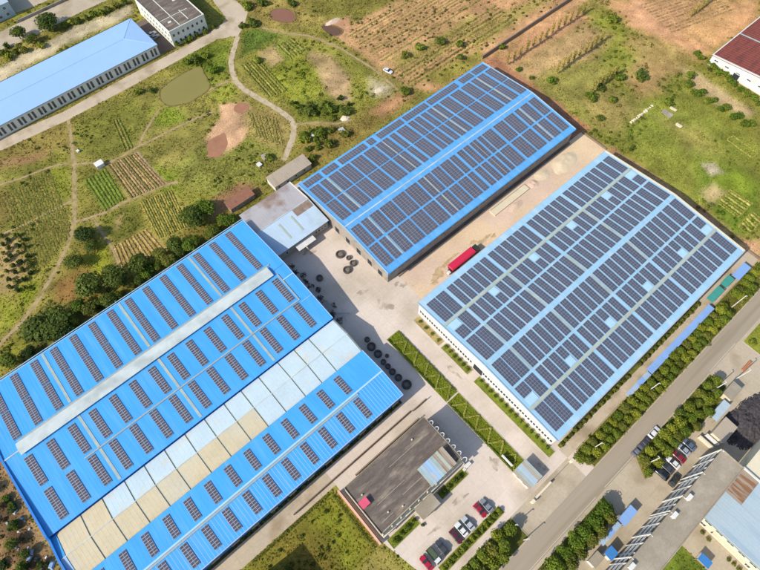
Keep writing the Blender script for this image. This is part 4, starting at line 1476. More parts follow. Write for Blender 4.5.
for fl_ in range(4):
    z = fl_ * 3.0
    if fl_:
        mb = MB()
        mb.box(dx0 - 68, dx1 - 68, dy1 - 0.69 + 40.3, dy1 + 0.1 + 40.3, z - 0.45, z)
        mb.build('balcony_slab', M['white'], dm)
    for k in range(nbay):
        x = dx0 + k * bw
        if fl_:
            mb = MB()
            for zz in (0.15, 0.42, 0.69, 0.96):
                mb.box(x + 0.1 - 68, x + bw - 0.1 - 68, dy1 + 0.02 + 40.3, dy1 + 0.08 + 40.3, z + zz, z + zz + 0.16)
            for q in range(5):
                xx = x + 0.12 + q * (bw - 0.3) / 4
                mb.box(xx - 68, xx + 0.07 - 68, dy1 + 0.01 + 40.3, dy1 + 0.09 + 40.3, z, z + 1.0)
            mb.build('balcony_rail', M['white'], dm)
            mb = MB()
            mb.box(x + 0.3 - 68, x + bw - 0.9 - 68, dy1 - 0.06 + 40.3, dy1 - 0.01 + 40.3, z, z + 0.85)
            mb.build('balcony_panel', M['wall_cream'], dm)
        window(dm, x + bw * 0.32, dy1 - 0.7, z + 1.45, 1.0, 2.2, '+y', name='door')
        window(dm, x + bw * 0.72, dy1 - 0.7, z + 1.7, 1.2, 1.3, '+y')
        window(dm, x + bw * 0.5, dy0, z + 1.7, 1.5, 1.4, '-y')
for k in range(nbay + 1):
    mb = MB()
    x = dx0 + k * bw
    mb.box(x - 0.12 - 68, x + 0.12 - 68, dy1 - 0.67 + 40.3, dy1 + 0.15 + 40.3, 0, dz - 0.21)
    mb.build('pier', M['white'], dm)
for x in (51.0, 59.1, 67.6, 73.2, 82.4, 91.5):
    mb = MB()
    mb.box(x - 0.11 - 68, x + 0.11 - 68, dy1 - 0.68 + 40.3, dy1 + 0.32 + 40.3, 0, dz + 0.25)
    mb.build('dividing_fin', M['white'], dm)
for x in (73.9, 67.3, 49.2):
    mb = MB()
    mb.box(x - 0.8 - 68, x + 0.8 - 68, -38.6 + 40.3, -37.7 + 40.3, dz + 0.1, dz + 1.2)
    mb.box(x - 0.9 - 68, x + 0.9 - 68, -38.7 + 40.3, -37.6 + 40.3, dz + 1.2, dz + 1.32)
    mb.build('roof_tank', M['white'], dm)

# ================================================================== workshop behind it
ws = empty('workshop', 'workshop with streaked grey blue roof and a rusty brown corner', 'building', (95, -62, 0))
mb = MB()
mb.box(76.1 - 95, 115 - 95, -85 + 62, -45.4 + 62, 0, 6.6)
mb.build('wall', M['wall_cream'], ws)
WS = Roof(-86, -38.0, -62.0, 5.2, 8.4)


def ws_sheet(x0, x1, ya, yb, m_):
    slope_slab(ws, x0, x1, ya, 6.9 + (-ya - 45) * 0.02, yb, 6.9 + (-yb - 45) * 0.02, m_, 0.1, 0.9, name='roof_sheet')


ws_sheet(75.6, 85.55, -86, -45.0, M['roof_workshop'])
ws_sheet(85.6, 94.5, -50.0, -45.0, M['roof_rust'])
ws_sheet(85.6, 94.5, -86, -50.05, M['roof_workshop'])
mb = MB()
mb.box(94.52 - 95, 95.0 - 95, -86 + 62, -44.9 + 62, 6.5, 7.4)
mb.build('parapet', M['wall_white'], ws)
mb = MB()
mb.box(75.3 - 95, 75.58 - 95, -86 + 62, -45 + 62, 6.55, 6.85)
mb.build('gutter', M['walkway'], ws)
for k in range(10):
    window(ws, 76.1, -47.4 - k * 3.4, 4.6, 2.2, 1.1, '-x')
    window(ws, 76.1, -47.4 - k * 3.4, 1.7, 1.8, 1.5, '-x')
mb = MB()
mb.box(75.2 - 95, 76.08 - 95, -60 + 62, -50 + 62, 3.0, 3.15)
mb.build('canopy', M['wall_cream'], ws)

# ================================================================== canopies by the right factory
def canopy(label, x0, x1, y0, y1, z, mats, pitch=3.0, tilt=0.12):
    r = empty('canopy', label, 'canopy', ((x0 + x1) / 2, (y0 + y1) / 2, 0))
    cx, cy = r.location.x, r.location.y
    n = max(1, int(round((x1 - x0) / pitch)))
    w = (x1 - x0) / n
    for k in range(n):
        mb = MB()
        a, b = x0 + k * w + 0.02 - cx, x0 + (k + 1) * w - 0.02 - cx
        mb.hexa([(a, y0 - cy, z), (b, y0 - cy, z), (b, y1 - cy, z + tilt), (a, y1 - cy, z + tilt),
                 (a, y0 - cy, z + 0.06), (b, y0 - cy, z + 0.06), (b, y1 - cy, z + tilt + 0.06), (a, y1 - cy, z + tilt + 0.06)])
        mb.build('roof_panel', mats[k % len(mats)], r)
    for k in range(n + 1):
        x = min(max(x0 + k * w, x0 + 0.1), x1 - 0.1) - cx
        for y in (y0 + 0.15 - cy, y1 - 0.15 - cy):
            mb = MB()
            mb.tube((x, y, 0), (x, y, z), 0.05, n=6)
            mb.build('post', M['metal'], r)
    return r


canopy('long periwinkle blue canopy between the hedge trees and the pale factory', 101.2, 135.6, -12.0, -9.8, 2.2, [M['canopy_blue']], 3.4)
canopy('patchy faded blue canopy at the near end of the long one', 89.6, 100.9, -12.0, -10.4, 2.2, [M['canopy_blue_pale'], M['canopy_blue_pale'], M['canopy_blue']], 2.8)
canopy('teal canopy nearest the long blue one', 136.6, 143.8, -10.3, -7.9, 2.6, [M['teal']], 3.6)
canopy('smaller teal canopy between the first teal one and the lavender one', 144.9, 150.0, -10.2, -7.8, 2.6, [M['teal']], 2.6)
canopy('lavender blue canopy at the far corner of the pale factory', 150.6, 158.3, -11.4, -8.6, 2.6, [M['canopy_blue']], 3.9)
canopy('pale blue carport under the trees across the road', 58.9, 64.7, -33.4, -30.9, 2.8, [M['canopy_blue']], 3.0)
canopy('narrow pale blue lean-to half under the roadside trees', 50.6, 58.6, -32.6, -31.2, 2.5, [M['canopy_blue_pale'], M['canopy_blue']], 2.7)
bl = simple_shed('small bright blue shed in the shade of the balcony block', 49.2, 52.2, -36.3, -33.7, 3.0, 3.3, M['canopy_bright'], M['wall_white'], ribs=0.8)
simple_shed('small flat brown roofed hut beside the bright blue shed', 44.6, 48.5, -34.6, -32.1, 2.8, 2.9, M['roof_concrete'], M['wall_white'], ribs=0)
mb = MB()
mb.box(67.0, 69.6, -54.5, -51.2, 2.3, 2.4)
canopy('blue edged dark canopy on the courtyard lawn', 67.2, 69.5, -54.5, -51.2, 2.3, [M['canopy_bright']], 2.3)
# grey hut and blue lean-to by the coal yard
simple_shed('grey roofed hut with a cream end wall by the coal yard', 111.8, 117.7, -33.1, -29.8, 3.0, 3.3, M['roof_concrete'], M['wall_cream'], ribs=0)
canopy('pale turquoise lean-to between the trees and the coal heap', 103.0, 110.6, -33.6, -31.2, 2.8, [M['roof_workshop']], 2.6)
simple_shed('grey weathered shed at the top of the small car park', 98.8, 106.0, -38.6, -34.4, 3.2, 3.5, M['roof_asbestos'], M['wall_cream'], ribs=0.9)
mb = MB()
mb.box(96.1, 96.5, -37.4, -33.0, 0, 1.6)
mb.box(96.0, 96.6, -37.5, -32.9, 1.6, 1.7)
tag(mb.build('boundary_wall', M['wall_cream']), 'short cream wall closing the small car park', 'wall')
mb = MB()
mb.box(98.0, 98.4, -38.0, -34.0, 0, 1.8)
mb.box(97.9, 98.5, -38.1, -33.9, 1.8, 1.92)
tag(mb.build('boundary_wall', M['wall_white']), 'white wall in front of the grey weathered shed', 'wall')
M['orange'] = mat('orange_brick', A(196, 132, 92), 0.9, 0.1, 1.0)
mb = MB()
for i in range(7):
    for j in range(2):
        for k in range(3):
            mb.box(125.0 + i * 0.62, 125.55 + i * 0.62, -30.8 + j * 0.5, -30.36 + j * 0.5, 0.03 + k * 0.25, 0.26 + k * 0.25)
tag(mb.build('brick_stack', M['orange']), 'low stack of orange bricks on the forecourt across the road', 'bricks')

# ================================================================== long shed, upper left: hip roof
ts = empty('warehouse', 'long warehouse with smooth pale sky blue hipped roof', 'warehouse', (20, 230.5, 0))
tx0, tx1, ty0, ty1, tz, tzr = -30.0, 62.4, 220.3, 243.6, 5.6, 6.5
ym = (ty0 + ty1) / 2
mb = MB()
mb.box(tx0 + 0.4 - 20, tx1 - 0.4 - 20, ty0 + 0.4 - 230.5, ty1 - 0.4 - 230.5, 0, tz - 0.14)
mb.build('wall', M['wall_green'], ts)
hx = 9.5


def rp(x, y, z):
    return (x - 20, y - 230.5, z)


for pts in ([(tx0, ty0, tz), (tx1, ty0, tz), (tx1 - hx, ym, tzr), (tx0, ym, tzr)],
            [(tx1, ty1, tz), (tx0, ty1, tz), (tx0, ym + 0.004, tzr), (tx1 - hx, ym + 0.004, tzr)],
            [(tx1, ty0, tz), (tx1, ty1, tz), (tx1 - hx, ym, tzr)]):
    mb = MB()
    n = len(pts)
    mb.poly([rp(*p) for p in pts])
    mb.poly([rp(p[0], p[1], p[2] - 0.12) for p in reversed(pts)])
    for i in range(n):
        a, b = pts[i], pts[(i + 1) % n]
        mb.quad(rp(a[0], a[1], a[2] - 0.12), rp(b[0], b[1], b[2] - 0.12), rp(*b), rp(*a))
    mb.build('roof_slope', M['roof_lightblue'], ts)
mb = MB()
mb.tube(rp(tx0, ym, tzr), rp(tx1 - hx, ym, tzr), 0.12, n=6)
mb.tube(rp(tx1 - hx, ym, tzr), rp(tx1, ty0, tz), 0.1, n=6)
mb.tube(rp(tx1 - hx, ym, tzr), rp(tx1, ty1, tz), 0.1, n=6)
mb.build('ridge_cap', M['roof_lightblue'], ts)
for k in range(17):
    x = 60.5 - k * 4.35
    for dx in (0, 1.65):
        window(ts, x - dx, ty0 + 0.4, 2.6, 1.2, 3.6, '-y', M['wall_green'])
mb = MB()
mb.box(tx0 - 20, tx1 - 20, ty0 + 0.15 - 230.5, ty0 + 0.39 - 230.5, 4.9, 5.2)
mb.build('wall_band', M['wall_white'], ts)
mb = MB()
mb.box(tx0 - 20, tx1 - 20, ty1 + 0.02 - 230.5, ty1 + 0.5 - 230.5, tz - 0.4, tz - 0.1)
mb.build('gutter', M['dark'], ts)
# flat roofed block beside it
tf = empty('office_building', 'flat dark roofed two storey block at the end of the pale blue warehouse', 'building', (78, 235, 0))
fx0, fx1, fy0, fy1, fz = 69.5, 87.3, 220.9, 251.0, 7.5
mb = MB()
mb.box(fx0 - 78, fx1 - 78, fy0 - 235, fy1 - 235, 0, fz - 0.2)
mb.build('wall', M['wall_green'], tf)
mb = MB()
mb.box(fx0 + 0.3 - 78, fx1 - 0.3 - 78, fy0 + 0.3 - 235, fy1 - 0.3 - 235, fz - 0.2, fz + 0.05)
mb.build('roof', M['roof_dark'], tf)
for (a, b, c, d) in ((fx0 - 0.1, fx1 + 0.1, fy0 - 0.1, fy0 + 0.3), (fx0 - 0.1, fx0 + 0.3, fy0 + 0.3, fy1), (fx1 - 0.3, fx1 + 0.1, fy0 + 0.3, fy1)):
    mb = MB()
    mb.box(a - 78, b - 78, c - 235, d - 235, fz - 0.3, fz + 0.45)
    mb.build('parapet', M['wall_green'], tf)
for (a, b, c, d) in ((75.5, 75.8, 222, 246), (70, 84, 229.5, 229.8), (80.5, 80.8, 223, 231), (72.5, 74.0, 226, 227.2), (82, 83.4, 238, 239.2)):
    mb = MB()
    mb.box(a - 78, b - 78, c - 235, d - 235, fz + 0.06, fz + 0.25)
    mb.build('roof_batten', M['wall_green'], tf)
for k in range(7):
    x = 71 + k * 2.4
    for z in (2.0, 5.3):
        window(tf, x, fy0, z, 1.2, 1.5, '-y')
for k in range(10):
    for z in (2.0, 5.3):
        window(tf, fx0, 222.5 + k * 2.6, z, 1.3, 1.5, '-x')
sheet('loading_court', rect(62.6, 69.3, 221.5, 247), 0.045, mat('dark_court', A(120, 104, 96), 0.9, 0.15, 0.4))
# neighbour at the very corner
nh = empty('building', 'pale blue grey building with a dark yard at the top left corner', 'building', (16, 295, 0))
mb = MB()
mb.box(-10, 9.6, -5.2, 12, 0, 6.5)
mb.build('wall', M['roof_workshop'], nh)
mb = MB()
mb.box(-10.2, 9.8, -5.4, 12.2, 6.5, 6.75)
mb.build('roof', M['roof_workshop'], nh)
for k in range(5):
    for z in (1.8, 4.8):
        window(nh, 9 + k * 3.4, 289.8, z, 1.4, 1.5, '-y')

# ================================================================== red roofed warehouse, upper right
rw = empty('warehouse', 'white walled warehouse with dark red roof at the right edge', 'warehouse', (265, 35, 0))
RWF = Roof(8, 57.2, 32.5, 4.7, 7.0)
gable_walls(rw, 237.3, 300, RWF, M['wall_white'], 0.4)
for ya, yb, za, zb in ((RWF.y0, RWF.yr, RWF.ze, RWF.zr), (RWF.yr + 0.004, RWF.y1, RWF.zr, RWF.ze)):
    slope_slab(rw, 237.3, 300, ya, za, yb, zb, M['roof_red'], ribs=1.4, rib_m=M['roof_brown'])
on_roof('gable_flashing', rw, RWF, 237.3, 238.1, 33, 57.1, M['white'], 0.15, 0.05)
for x in (258, 279):
    on_roof('skylight_strip', rw, RWF, x, x + 0.8, 33, 57, M['skylight'], 0.05, 0.06)
on_roof('gutter', rw, RWF, 237.3, 300, 56.7, 57.15, M['white'], 0.12, 0.05)
for k in range(7):
    window(rw, 237.7, 54.3 - k * 5.2, 3.2, 1.9, 0.8, '-x')
window(rw, 237.7, 44.0, 1.6, 3.0, 3.0, '-x', name='door')

# ------------------------------------------------------------------ plants
def leaf_quads(P, N, size, r, droop=0.0):
    """square leaf clumps at P, facing N"""
    n = len(P)
    ref = r.normal(size=(n, 3))
    U = np.cross(N, ref)
    U /= np.linalg.norm(U, axis=1)[:, None] + 1e-9
    V = np.cross(N, U)
    s = (size * (0.55 + 0.9 * r.random(n)))[:, None]
    asp = (0.55 + 0.5 * r.random(n))[:, None]
    a = P - U * s - V * s * asp
    b = P + U * s - V * s * asp * 0.6
    c = P + U * s * 0.8 + V * s * asp
    d = P - U * s * 0.7 + V * s * asp * 0.9
    v = np.stack([a, b, c, d], 1).reshape(-1, 3)
    q = np.arange(4 * n).reshape(n, 4)
    return v, q


GREENS = {'mid': (122, 138, 46), 'yellow': (146, 154, 50), 'dark': (98, 114, 44), 'deep': (76, 96, 42), 'olive': (128, 132, 54), 'fresh': (112, 136, 42)}


def crown_mesh(name, seed, rx, ry, rz, n, leaf, nl, tone, zc, spread=0.62, lobe=0.38):
    """a crown of leaf clumps gathered on several overlapping boughs"""
    r = np.random.default_rng(seed)
    ctr = []
    for i in range(nl):
        d = r.normal(size=3)
        d /= np.linalg.norm(d)
        k = spread * r.random() ** 0.5
        ctr.append((d[0] * rx * k, d[1] * ry * k, abs(d[2]) * rz * 0.55 * (1 if r.random() > 0.3 else -0.6)))
    ctr = np.array(ctr)
    rad = (lobe + 0.2 * r.random(nl))
    li = r.integers(0, nl, n)
    D = r.normal(size=(n, 3))
    D[:, 2] = np.abs(D[:, 2]) * np.where(r.random(n) < 0.75, 1, -1)
    D /= np.linalg.norm(D, axis=1)[:, None]
    k = rad[li] * (0.55 + 0.5 * r.random(n) ** 0.5)
    P = ctr[li] + D * k[:, None] * np.array([rx, ry, rz])
    P[:, 2] += zc
    N = D + 0.55 * r.normal(size=(n, 3))
    N[:, 2] += 0.25
    N /= np.linalg.norm(N, axis=1)[:, None]
    v, q = leaf_quads(P, N, leaf, r)
    base = lin(GREENS[tone]) * GAIN * 0.95
    lobe_t = 0.85 + 0.3 * r.random(nl)
    t = lobe_t[li] * (0.75 + 0.5 * r.random(n))
    cc = base[None, :] * t[:, None]
    warm = r.random(n) < 0.12
    cc[warm] = cc[warm] * np.array([1.2, 1.18, 0.95])
    return np_mesh(name, v, q, M['leaf'], np.repeat(cc, 4, 0))


def trunk_mesh(seed, h, r0, rx):
    rr = random.Random(seed)
    mb = MB()
    bend = (rr.uniform(-0.1, 0.1) * h, rr.uniform(-0.1, 0.1) * h)
    mid = (bend[0] * 0.5, bend[1] * 0.5, h * 0.45)
    mb.tube((0, 0, 0), mid, r0, r0 * 0.75, 7)
    mb.tube(mid, (bend[0], bend[1], h * 0.8), r0 * 0.75, r0 * 0.4, 7)
    for i in range(5):
        a = 2 * math.pi * i / 5 + rr.uniform(-0.4, 0.4)
        L = rx * rr.uniform(0.5, 0.75)
        z0 = h * rr.uniform(0.35, 0.6)
        k = (z0 / h - 0.0)
        mb.tube((bend[0] * k, bend[1] * k, z0), (bend[0] + math.cos(a) * L, bend[1] + math.sin(a) * L, z0 + L * 0.7), r0 * 0.4, r0 * 0.12, 5)
    return mb.mesh('trunk', M['bark'])


TREES = {}


def tree_proto(kind, var):
    key = (kind, var)
    if key in TREES:
        return TREES[key]
    sd = 100 + var * 17 + sum(map(ord, kind))
    if kind == 'round':        # clipped roadside tree, 1 m crown radius at scale 1
        cr = crown_mesh('crown', sd, 1.12, 1.12, 0.95, 900, 0.115, 10, ['mid', 'yellow', 'mid', 'olive', 'yellow'][var % 5], 1.45, 0.42, 0.52)
        tr = trunk_mesh(sd, 1.7, 0.07, 1.0)
    elif kind == 'big':        # broad dark tree
        cr = crown_mesh('crown', sd, 1.1, 1.1, 0.85, 2600, 0.058, 16, ['dark', 'deep', 'dark'][var % 3], 1.25)
        tr = trunk_mesh(sd, 1.5, 0.07, 1.0)
    elif kind == 'wide':       # mid green spreading tree
        cr = crown_mesh('crown', sd, 1.12, 1.12, 0.85, 1700, 0.075, 13, ['fresh', 'mid', 'olive', 'dark'][var % 4], 1.25)
        tr = trunk_mesh(sd, 1.5, 0.07, 1.0)
    TREES[key] = (cr, tr)
    return TREES[key]


def tree(label, x, y, d, kind='round', var=0, h=None, group=None):
    cr, tr = tree_proto(kind, var)
    s = d / 2
    sz = s if h is None else h / 2.2
    r = empty('tree', label, 'tree', (x, y, 0), random.uniform(0, 6.28), group)
    for nm, me in (('trunk', tr), ('crown', cr)):
        o = obj(nm, me, r)
        o.scale = (s, s, sz)
    return r


BUSH = {}


def bush(label, x, y, d, tone='mid', var=0, h=None, group=None, z=0.0):
    key = (tone, var)
    if key not in BUSH:
        BUSH[key] = crown_mesh('foliage', 900 + var * 7 + len(tone), 1.05, 1.05, 0.9, 300, 0.14, 7, tone, 0.62)
    o = obj('bush', BUSH[key], None, (x, y, z), (0, 0, random.uniform(0, 6.28)))
    s = d / 2
    o.scale = (s, s, s if h is None else h / 1.5)
    return tag(o, label, 'bush', group)


ORD = ['first', 'second', 'third', 'fourth', 'fifth', 'sixth', 'seventh', 'eighth', 'ninth', 'tenth', 'eleventh', 'twelfth', 'thirteenth', 'fourteenth', 'fifteenth',
       'sixteenth', 'seventeenth', 'eighteenth', 'nineteenth']
TENS = {20: 'twent', 30: 'thirt', 40: 'fort', 50: 'fift'}


def ordn(n):
    if n <= 19:
        return ORD[n - 1]
    t = n // 10 * 10
    if n % 10 == 0:
        return TENS[t] + 'ieth'
    return TENS[t] + 'y-' + ORD[n % 10 - 1]


# two rows of street trees on the factory side of the road
n = 0
x = 64.2
while x < 163:
    n += 1
    if not (141 < x < 144.5):
        tree('round roadside tree in the row nearest the pale factory, %s from the gate' % ordn(n), x + random.uniform(-.3, .3), -13.35 + random.uniform(-.25, .25), random.uniform(2.8, 3.5) * (1.3 if n in (2, 8, 9) else 1), 'round', n % 5, random.uniform(3.0, 3.9), 'street trees along the road')
    x += 3.12
n = 0
x = 66.0
while x < 153:
    n += 1
    if not (139.5 < x < 145):
        tree('round roadside tree in the row at the kerb, %s from the gate' % ordn(n), x + random.uniform(-.3, .3), -15.9 + random.uniform(-.3, .3), random.uniform(2.7, 3.5), 'round', (n * 3) % 5, random.uniform(3.4, 4.2), 'street trees along the road')
    x += 2.95
# low clipped bushes against the pale factory
for k in range(34):
    x = 63.8 + k * 2.12
    if 97.5 < x < 101.5:
        continue
    bush('clipped bush along the long wall of the pale factory, %s from the gate' % ordn(k + 1), x, -7.5, random.uniform(1.5, 2.0), 'olive', k % 3, random.uniform(1.1, 1.6), 'clipped bushes along the pale factory', 0.1)
for k in range(4):
    bush('small round bush in the sandy bed at the near corner, %s from the yard' % ordn(k + 1), 59.6, 49.6 - k * 2.9, 1.3, 'olive', k % 3, 1.0, 'bushes in the end wall beds', 0.1)
for k in range(6):
    bush('round bush in the short bed by the factory end wall, %s from the yard' % ordn(k + 1), 59.7 + random.uniform(-.2, .2), 37.4 - k * 1.95, random.uniform(1.3, 1.8), 'mid' if k % 2 else 'fresh', k % 3, 1.3, 'bushes in the end wall beds', 0.1)
for k in range(14):
    bush('round bush in the long bed by the white end wall, %s from the door' % ordn(k + 1), 59.9 + random.uniform(-.15, .15), 22.0 - k * 2.1, random.uniform(1.2, 1.6), 'mid', k % 3, 1.2, 'bushes in the end wall beds', 0.1)
# car park hedge and trees
for k in range(13):
    bush('rounded shrub in the car park hedge, %s from the gate end' % ordn(k + 1), 36.3 - k * 1.8, -8.0, random.uniform(1.8, 2.3), 'mid' if k % 3 else 'yellow', k % 3, 1.3, 'car park hedge', 0.1)
PT = [(34.8, -12.9), (31.0, -11.9), (30.5, -14.6), (27.3, -13.0), (27.8, -16.4), (24.3, -12.6), (24.6, -15.6), (21.2, -12.4), (21.0, -15.5), (18.0, -12.6), (17.6, -15.8), (14.6, -13.0), (14.2, -16.2)]
for k, (x, y) in enumerate(PT):
    tree('leafy tree in the strip between car park and road, %s from the gate' % ordn(k + 1), x, y, random.uniform(3.4, 4.4), 'round', k % 5, random.uniform(3.6, 4.6), 'trees between car park and road')
# beds beside the office
for k, (x, y, d) in enumerate([(28.2, 6.0, 2.0), (30.2, 6.2, 1.8), (32.4, 6.0, 2.0), (34.6, 6.0, 1.6)]):
    bush('dark bush in the shaded bed right of the office porch, %s from the porch' % ordn(k + 1), x, y, d, 'dark', k % 3, 1.3, 'bushes in front of the office', 0.1)
for k, (x, y, d) in enumerate([(16.2, 6.0, 1.5), (13.8, 5.9, 2.2), (11.6, 5.8, 1.7), (9.0, 5.6, 2.5)]):
    bush('bush in the bed left of the office porch, %s from the porch' % ordn(k + 1), x, y, d, 'mid', k % 3, 1.4, 'bushes in front of the office', 0.1)
bush('small lone shrub beside the porch pillar', 17.6, 3.6, 1.2, 'fresh', 1, 1.0)
# hedge of dark shrubs between blue factory and lane
for k in range(34):
    bush('dark shrub under the eave of the left blue factory, %s from the yard' % ordn(k + 1), 35.5 - k * 1.75, 34.0 + random.uniform(-.2, .2), random.uniform(1.2, 1.9), 'dark' if k % 3 else 'olive', k % 3, random.uniform(0.9, 1.5), 'shrubs under the blue factory eave', 0.1)
# lawn bed: zigzag hedge lines and a dark edge
def hedge_line(P, w, h, tone, name='hedge', label=None, n_per_m=34, z=0.1, leaf=0.13):
    r = np.random.default_rng(int(abs(P[0][0] * 31 + P[0][1] * 17)) + 5)
    pts, nor = [], []
    for i in range(len(P) - 1):
        a = np.array(P[i])
        b = np.array(P[i + 1])
        L = np.linalg.norm(b - a)
        n = int(L * n_per_m)
        t = r.random(n)
        d = (b - a) / L
        nn = np.array([-d[1], d[0]])
        u = r.uniform(-1, 1, n)
        p = a + (b - a) * t[:, None] + nn * (u * w / 2)[:, None]
        zz = z + h * (0.45 + 0.55 * r.random(n)) * (1 - 0.25 * u ** 2)
        pts.append(np.column_stack([p, zz]))
        q = r.normal(size=(n, 3)) * 0.5
        q[:, 2] += 1.0
        q[:, :2] += nn * u[:, None] * 0.7
        nor.append(q)
    P3 = np.concatenate(pts)
    N3 = np.concatenate(nor)
    N3 /= np.linalg.norm(N3, axis=1)[:, None]
    v, q = leaf_quads(P3, N3, leaf, r)
    cc = lin(GREENS[tone]) * GAIN * 1.0 * (0.7 + 0.6 * r.random(len(P3)))[:, None]
    me = np_mesh(name, v, q, M['leaf'], np.repeat(cc, 4, 0))
    o = obj(name, me)
    tag(o, label, 'hedge')
    return o


GREENS['pale'] = (186, 186, 92)
GREENS['lime'] = (150, 160, 40)
zz = [(47.6, 50.0)]
y = 50.0
k = 0
while y > 26.5:
    y -= 2.55
    k += 1
    zz.append((51.8 if k % 2 else 47.6, y + 0.0))
hedge_line(zz, 0.55, 0.55, 'pale', label='pale clipped zigzag hedge on the long lawn bed beside the coils', leaf=0.11, n_per_m=40)
zz = [(47.6, 22.5)]
y = 22.5
k = 0
while y > -1.0:
    y -= 2.55
    k += 1
    zz.append((51.8 if k % 2 else 47.6, y))
hedge_line(zz, 0.5, 0.55, 'pale', label='pale clipped zigzag hedge on the lawn bed in the office shadow', leaf=0.11, n_per_m=40)
hedge_line([(47.45, 51.8), (47.45, 30)], 0.5, 0.7, 'dark', label='dark hedge edging the long lawn bed on the coil side')
hedge_line([(51.95, 51.8), (51.95, 25)], 0.4, 0.5, 'mid', label='green hedge edging the long lawn bed on the lane side')
hedge_line([(47.45, 23.5), (47.45, -3)], 0.45, 0.6, 'mid', label='green hedge edging the second lawn bed on the office side')
for (x0, x1, y0, y1, nm) in ((47.5, 51.9, 25, 52, 'long bed'), (47.5, 51.9, -3.2, 23.8, 'second bed')):
    r = np.random.default_rng(int(y1))
    n = int((x1 - x0) * (y1 - y0) * 22)
    P3 = np.column_stack([r.uniform(x0, x1, n), r.uniform(y0, y1, n), 0.12 + 0.22 * r.random(n)])
    N3 = r.normal(size=(n, 3)) * 0.45
    N3[:, 2] += 1
    N3 /= np.linalg.norm(N3, axis=1)[:, None]
    v, q = leaf_quads(P3, N3, 0.12, r)
    c = lin(GREENS['lime']) * GAIN * (0.7 + 0.5 * r.random(n))[:, None]
    o = obj('ground_cover', np_mesh('ground_cover', v, q, M['leaf'], np.repeat(c, 4, 0)))
    tag(o, 'lime green ground cover planted over the ' + nm, 'plants', kind='stuff')

# trees across the road
T2 = [(75.8, -28.8), (80.4, -29.2), (84.6, -28.9), (77.8, -26.2), (81.1, -25.8), (84.7, -26.2), (88.1, -25.9), (87.9, -28.9), (90.6, -28.7), (91.2, -25.9), (93.4, -29.0), (94.5, -26.6)]
for k, (x, y) in enumerate(T2):
    tree('round tree between the road and the small car park, %s from the open end' % ordn(k + 1), x, y, random.uniform(2.8, 3.8), 'round', k % 5, random.uniform(3.4, 4.4), 'trees by the small car park')
T3 = [(113.9, -26.2, 3.6), (107.3, -27.9, 4.2), (110.4, -25.4, 3.0), (107.0, -25.3, 3.2), (110.8, -28.6, 3.0), (100.9, -25.8, 3.2), (104.1, -30.4, 3.6), (97.5, -25.4, 3.4), (98.4, -27.6, 3.6), (101.2, -28.6, 3.4), (97.8, -30.6, 3.2), (104.0, -27.2, 2.8)]
for k, (x, y, d) in enumerate(T3):
    tree('bushy tree in the planted strip by the coal yard, %s from its far end' % ordn(k + 1), x, y, d, 'round' if k < 7 else 'wide', k % 4, random.uniform(3.2, 4.4), 'trees by the coal yard')
T4 = [(57.6, -26.8, 5.0), (57.4, -29.2, 3.6), (53.6, -27.6, 5.2), (53.0, -30.0, 3.4), (49.6, -26.6, 5.0), (49.4, -29.4, 4.0), (45.6, -26.6, 5.0), (44.8, -29.4, 4.0), (41.4, -26.8, 4.8), (40.8, -29.4, 4.0), (37.2, -26.8, 4.8), (33.4, -27.0, 4.6), (36.6, -29.4, 3.6)]
for k, (x, y, d) in enumerate(T4):
    tree('dense green tree across the road from the gate, %s from the carport end' % ordn(k + 1), x, y, d, 'wide', (k * 2) % 4, random.uniform(4.6, 6.0), 'dense trees across the road')
for k, (x, y) in enumerate([(135.5, -27.0), (139.0, -30.0), (142.5, -26.5), (147, -28), (152, -26.5), (158, -28)]):
    bush('loose bush on the grass beyond the brick stack, %s from it' % ordn(k + 1), x, y, 2.4, 'yellow', k % 3, 1.6, 'bushes beyond the brick stack', 0.1)
for k, (x, y) in enumerate([(75.3, -49.0), (75.0, -51.0), (74.8, -57.5), (74.8, -59.0), (74.9, -60.6)]):
    bush('small clipped bush below the cream workshop wall, %s from the block' % ordn(k + 1), x - 0.6, y, 1.4, 'olive', k % 3, 1.0, 'bushes below the workshop wall')

for k, (x, y, d) in enumerate([(-69.5, 92, 3.4), (-70.5, 86.5, 3.0), (-68.6, 79, 2.6), (-70.8, 74.5, 3.6), (-68.8, 69.5, 3.2), (-71.5, 67.0, 3.4), (-67.6, 64.5, 2.4), (-70.2, 63.0, 3.0)]):
    tree('dark tree in the strip behind the left factory gable, %s from the top' % ordn(k + 1), x, y, d, 'wide', (3, 1, 3, 2)[k % 4], d * 1.0, 'trees behind the left gable')
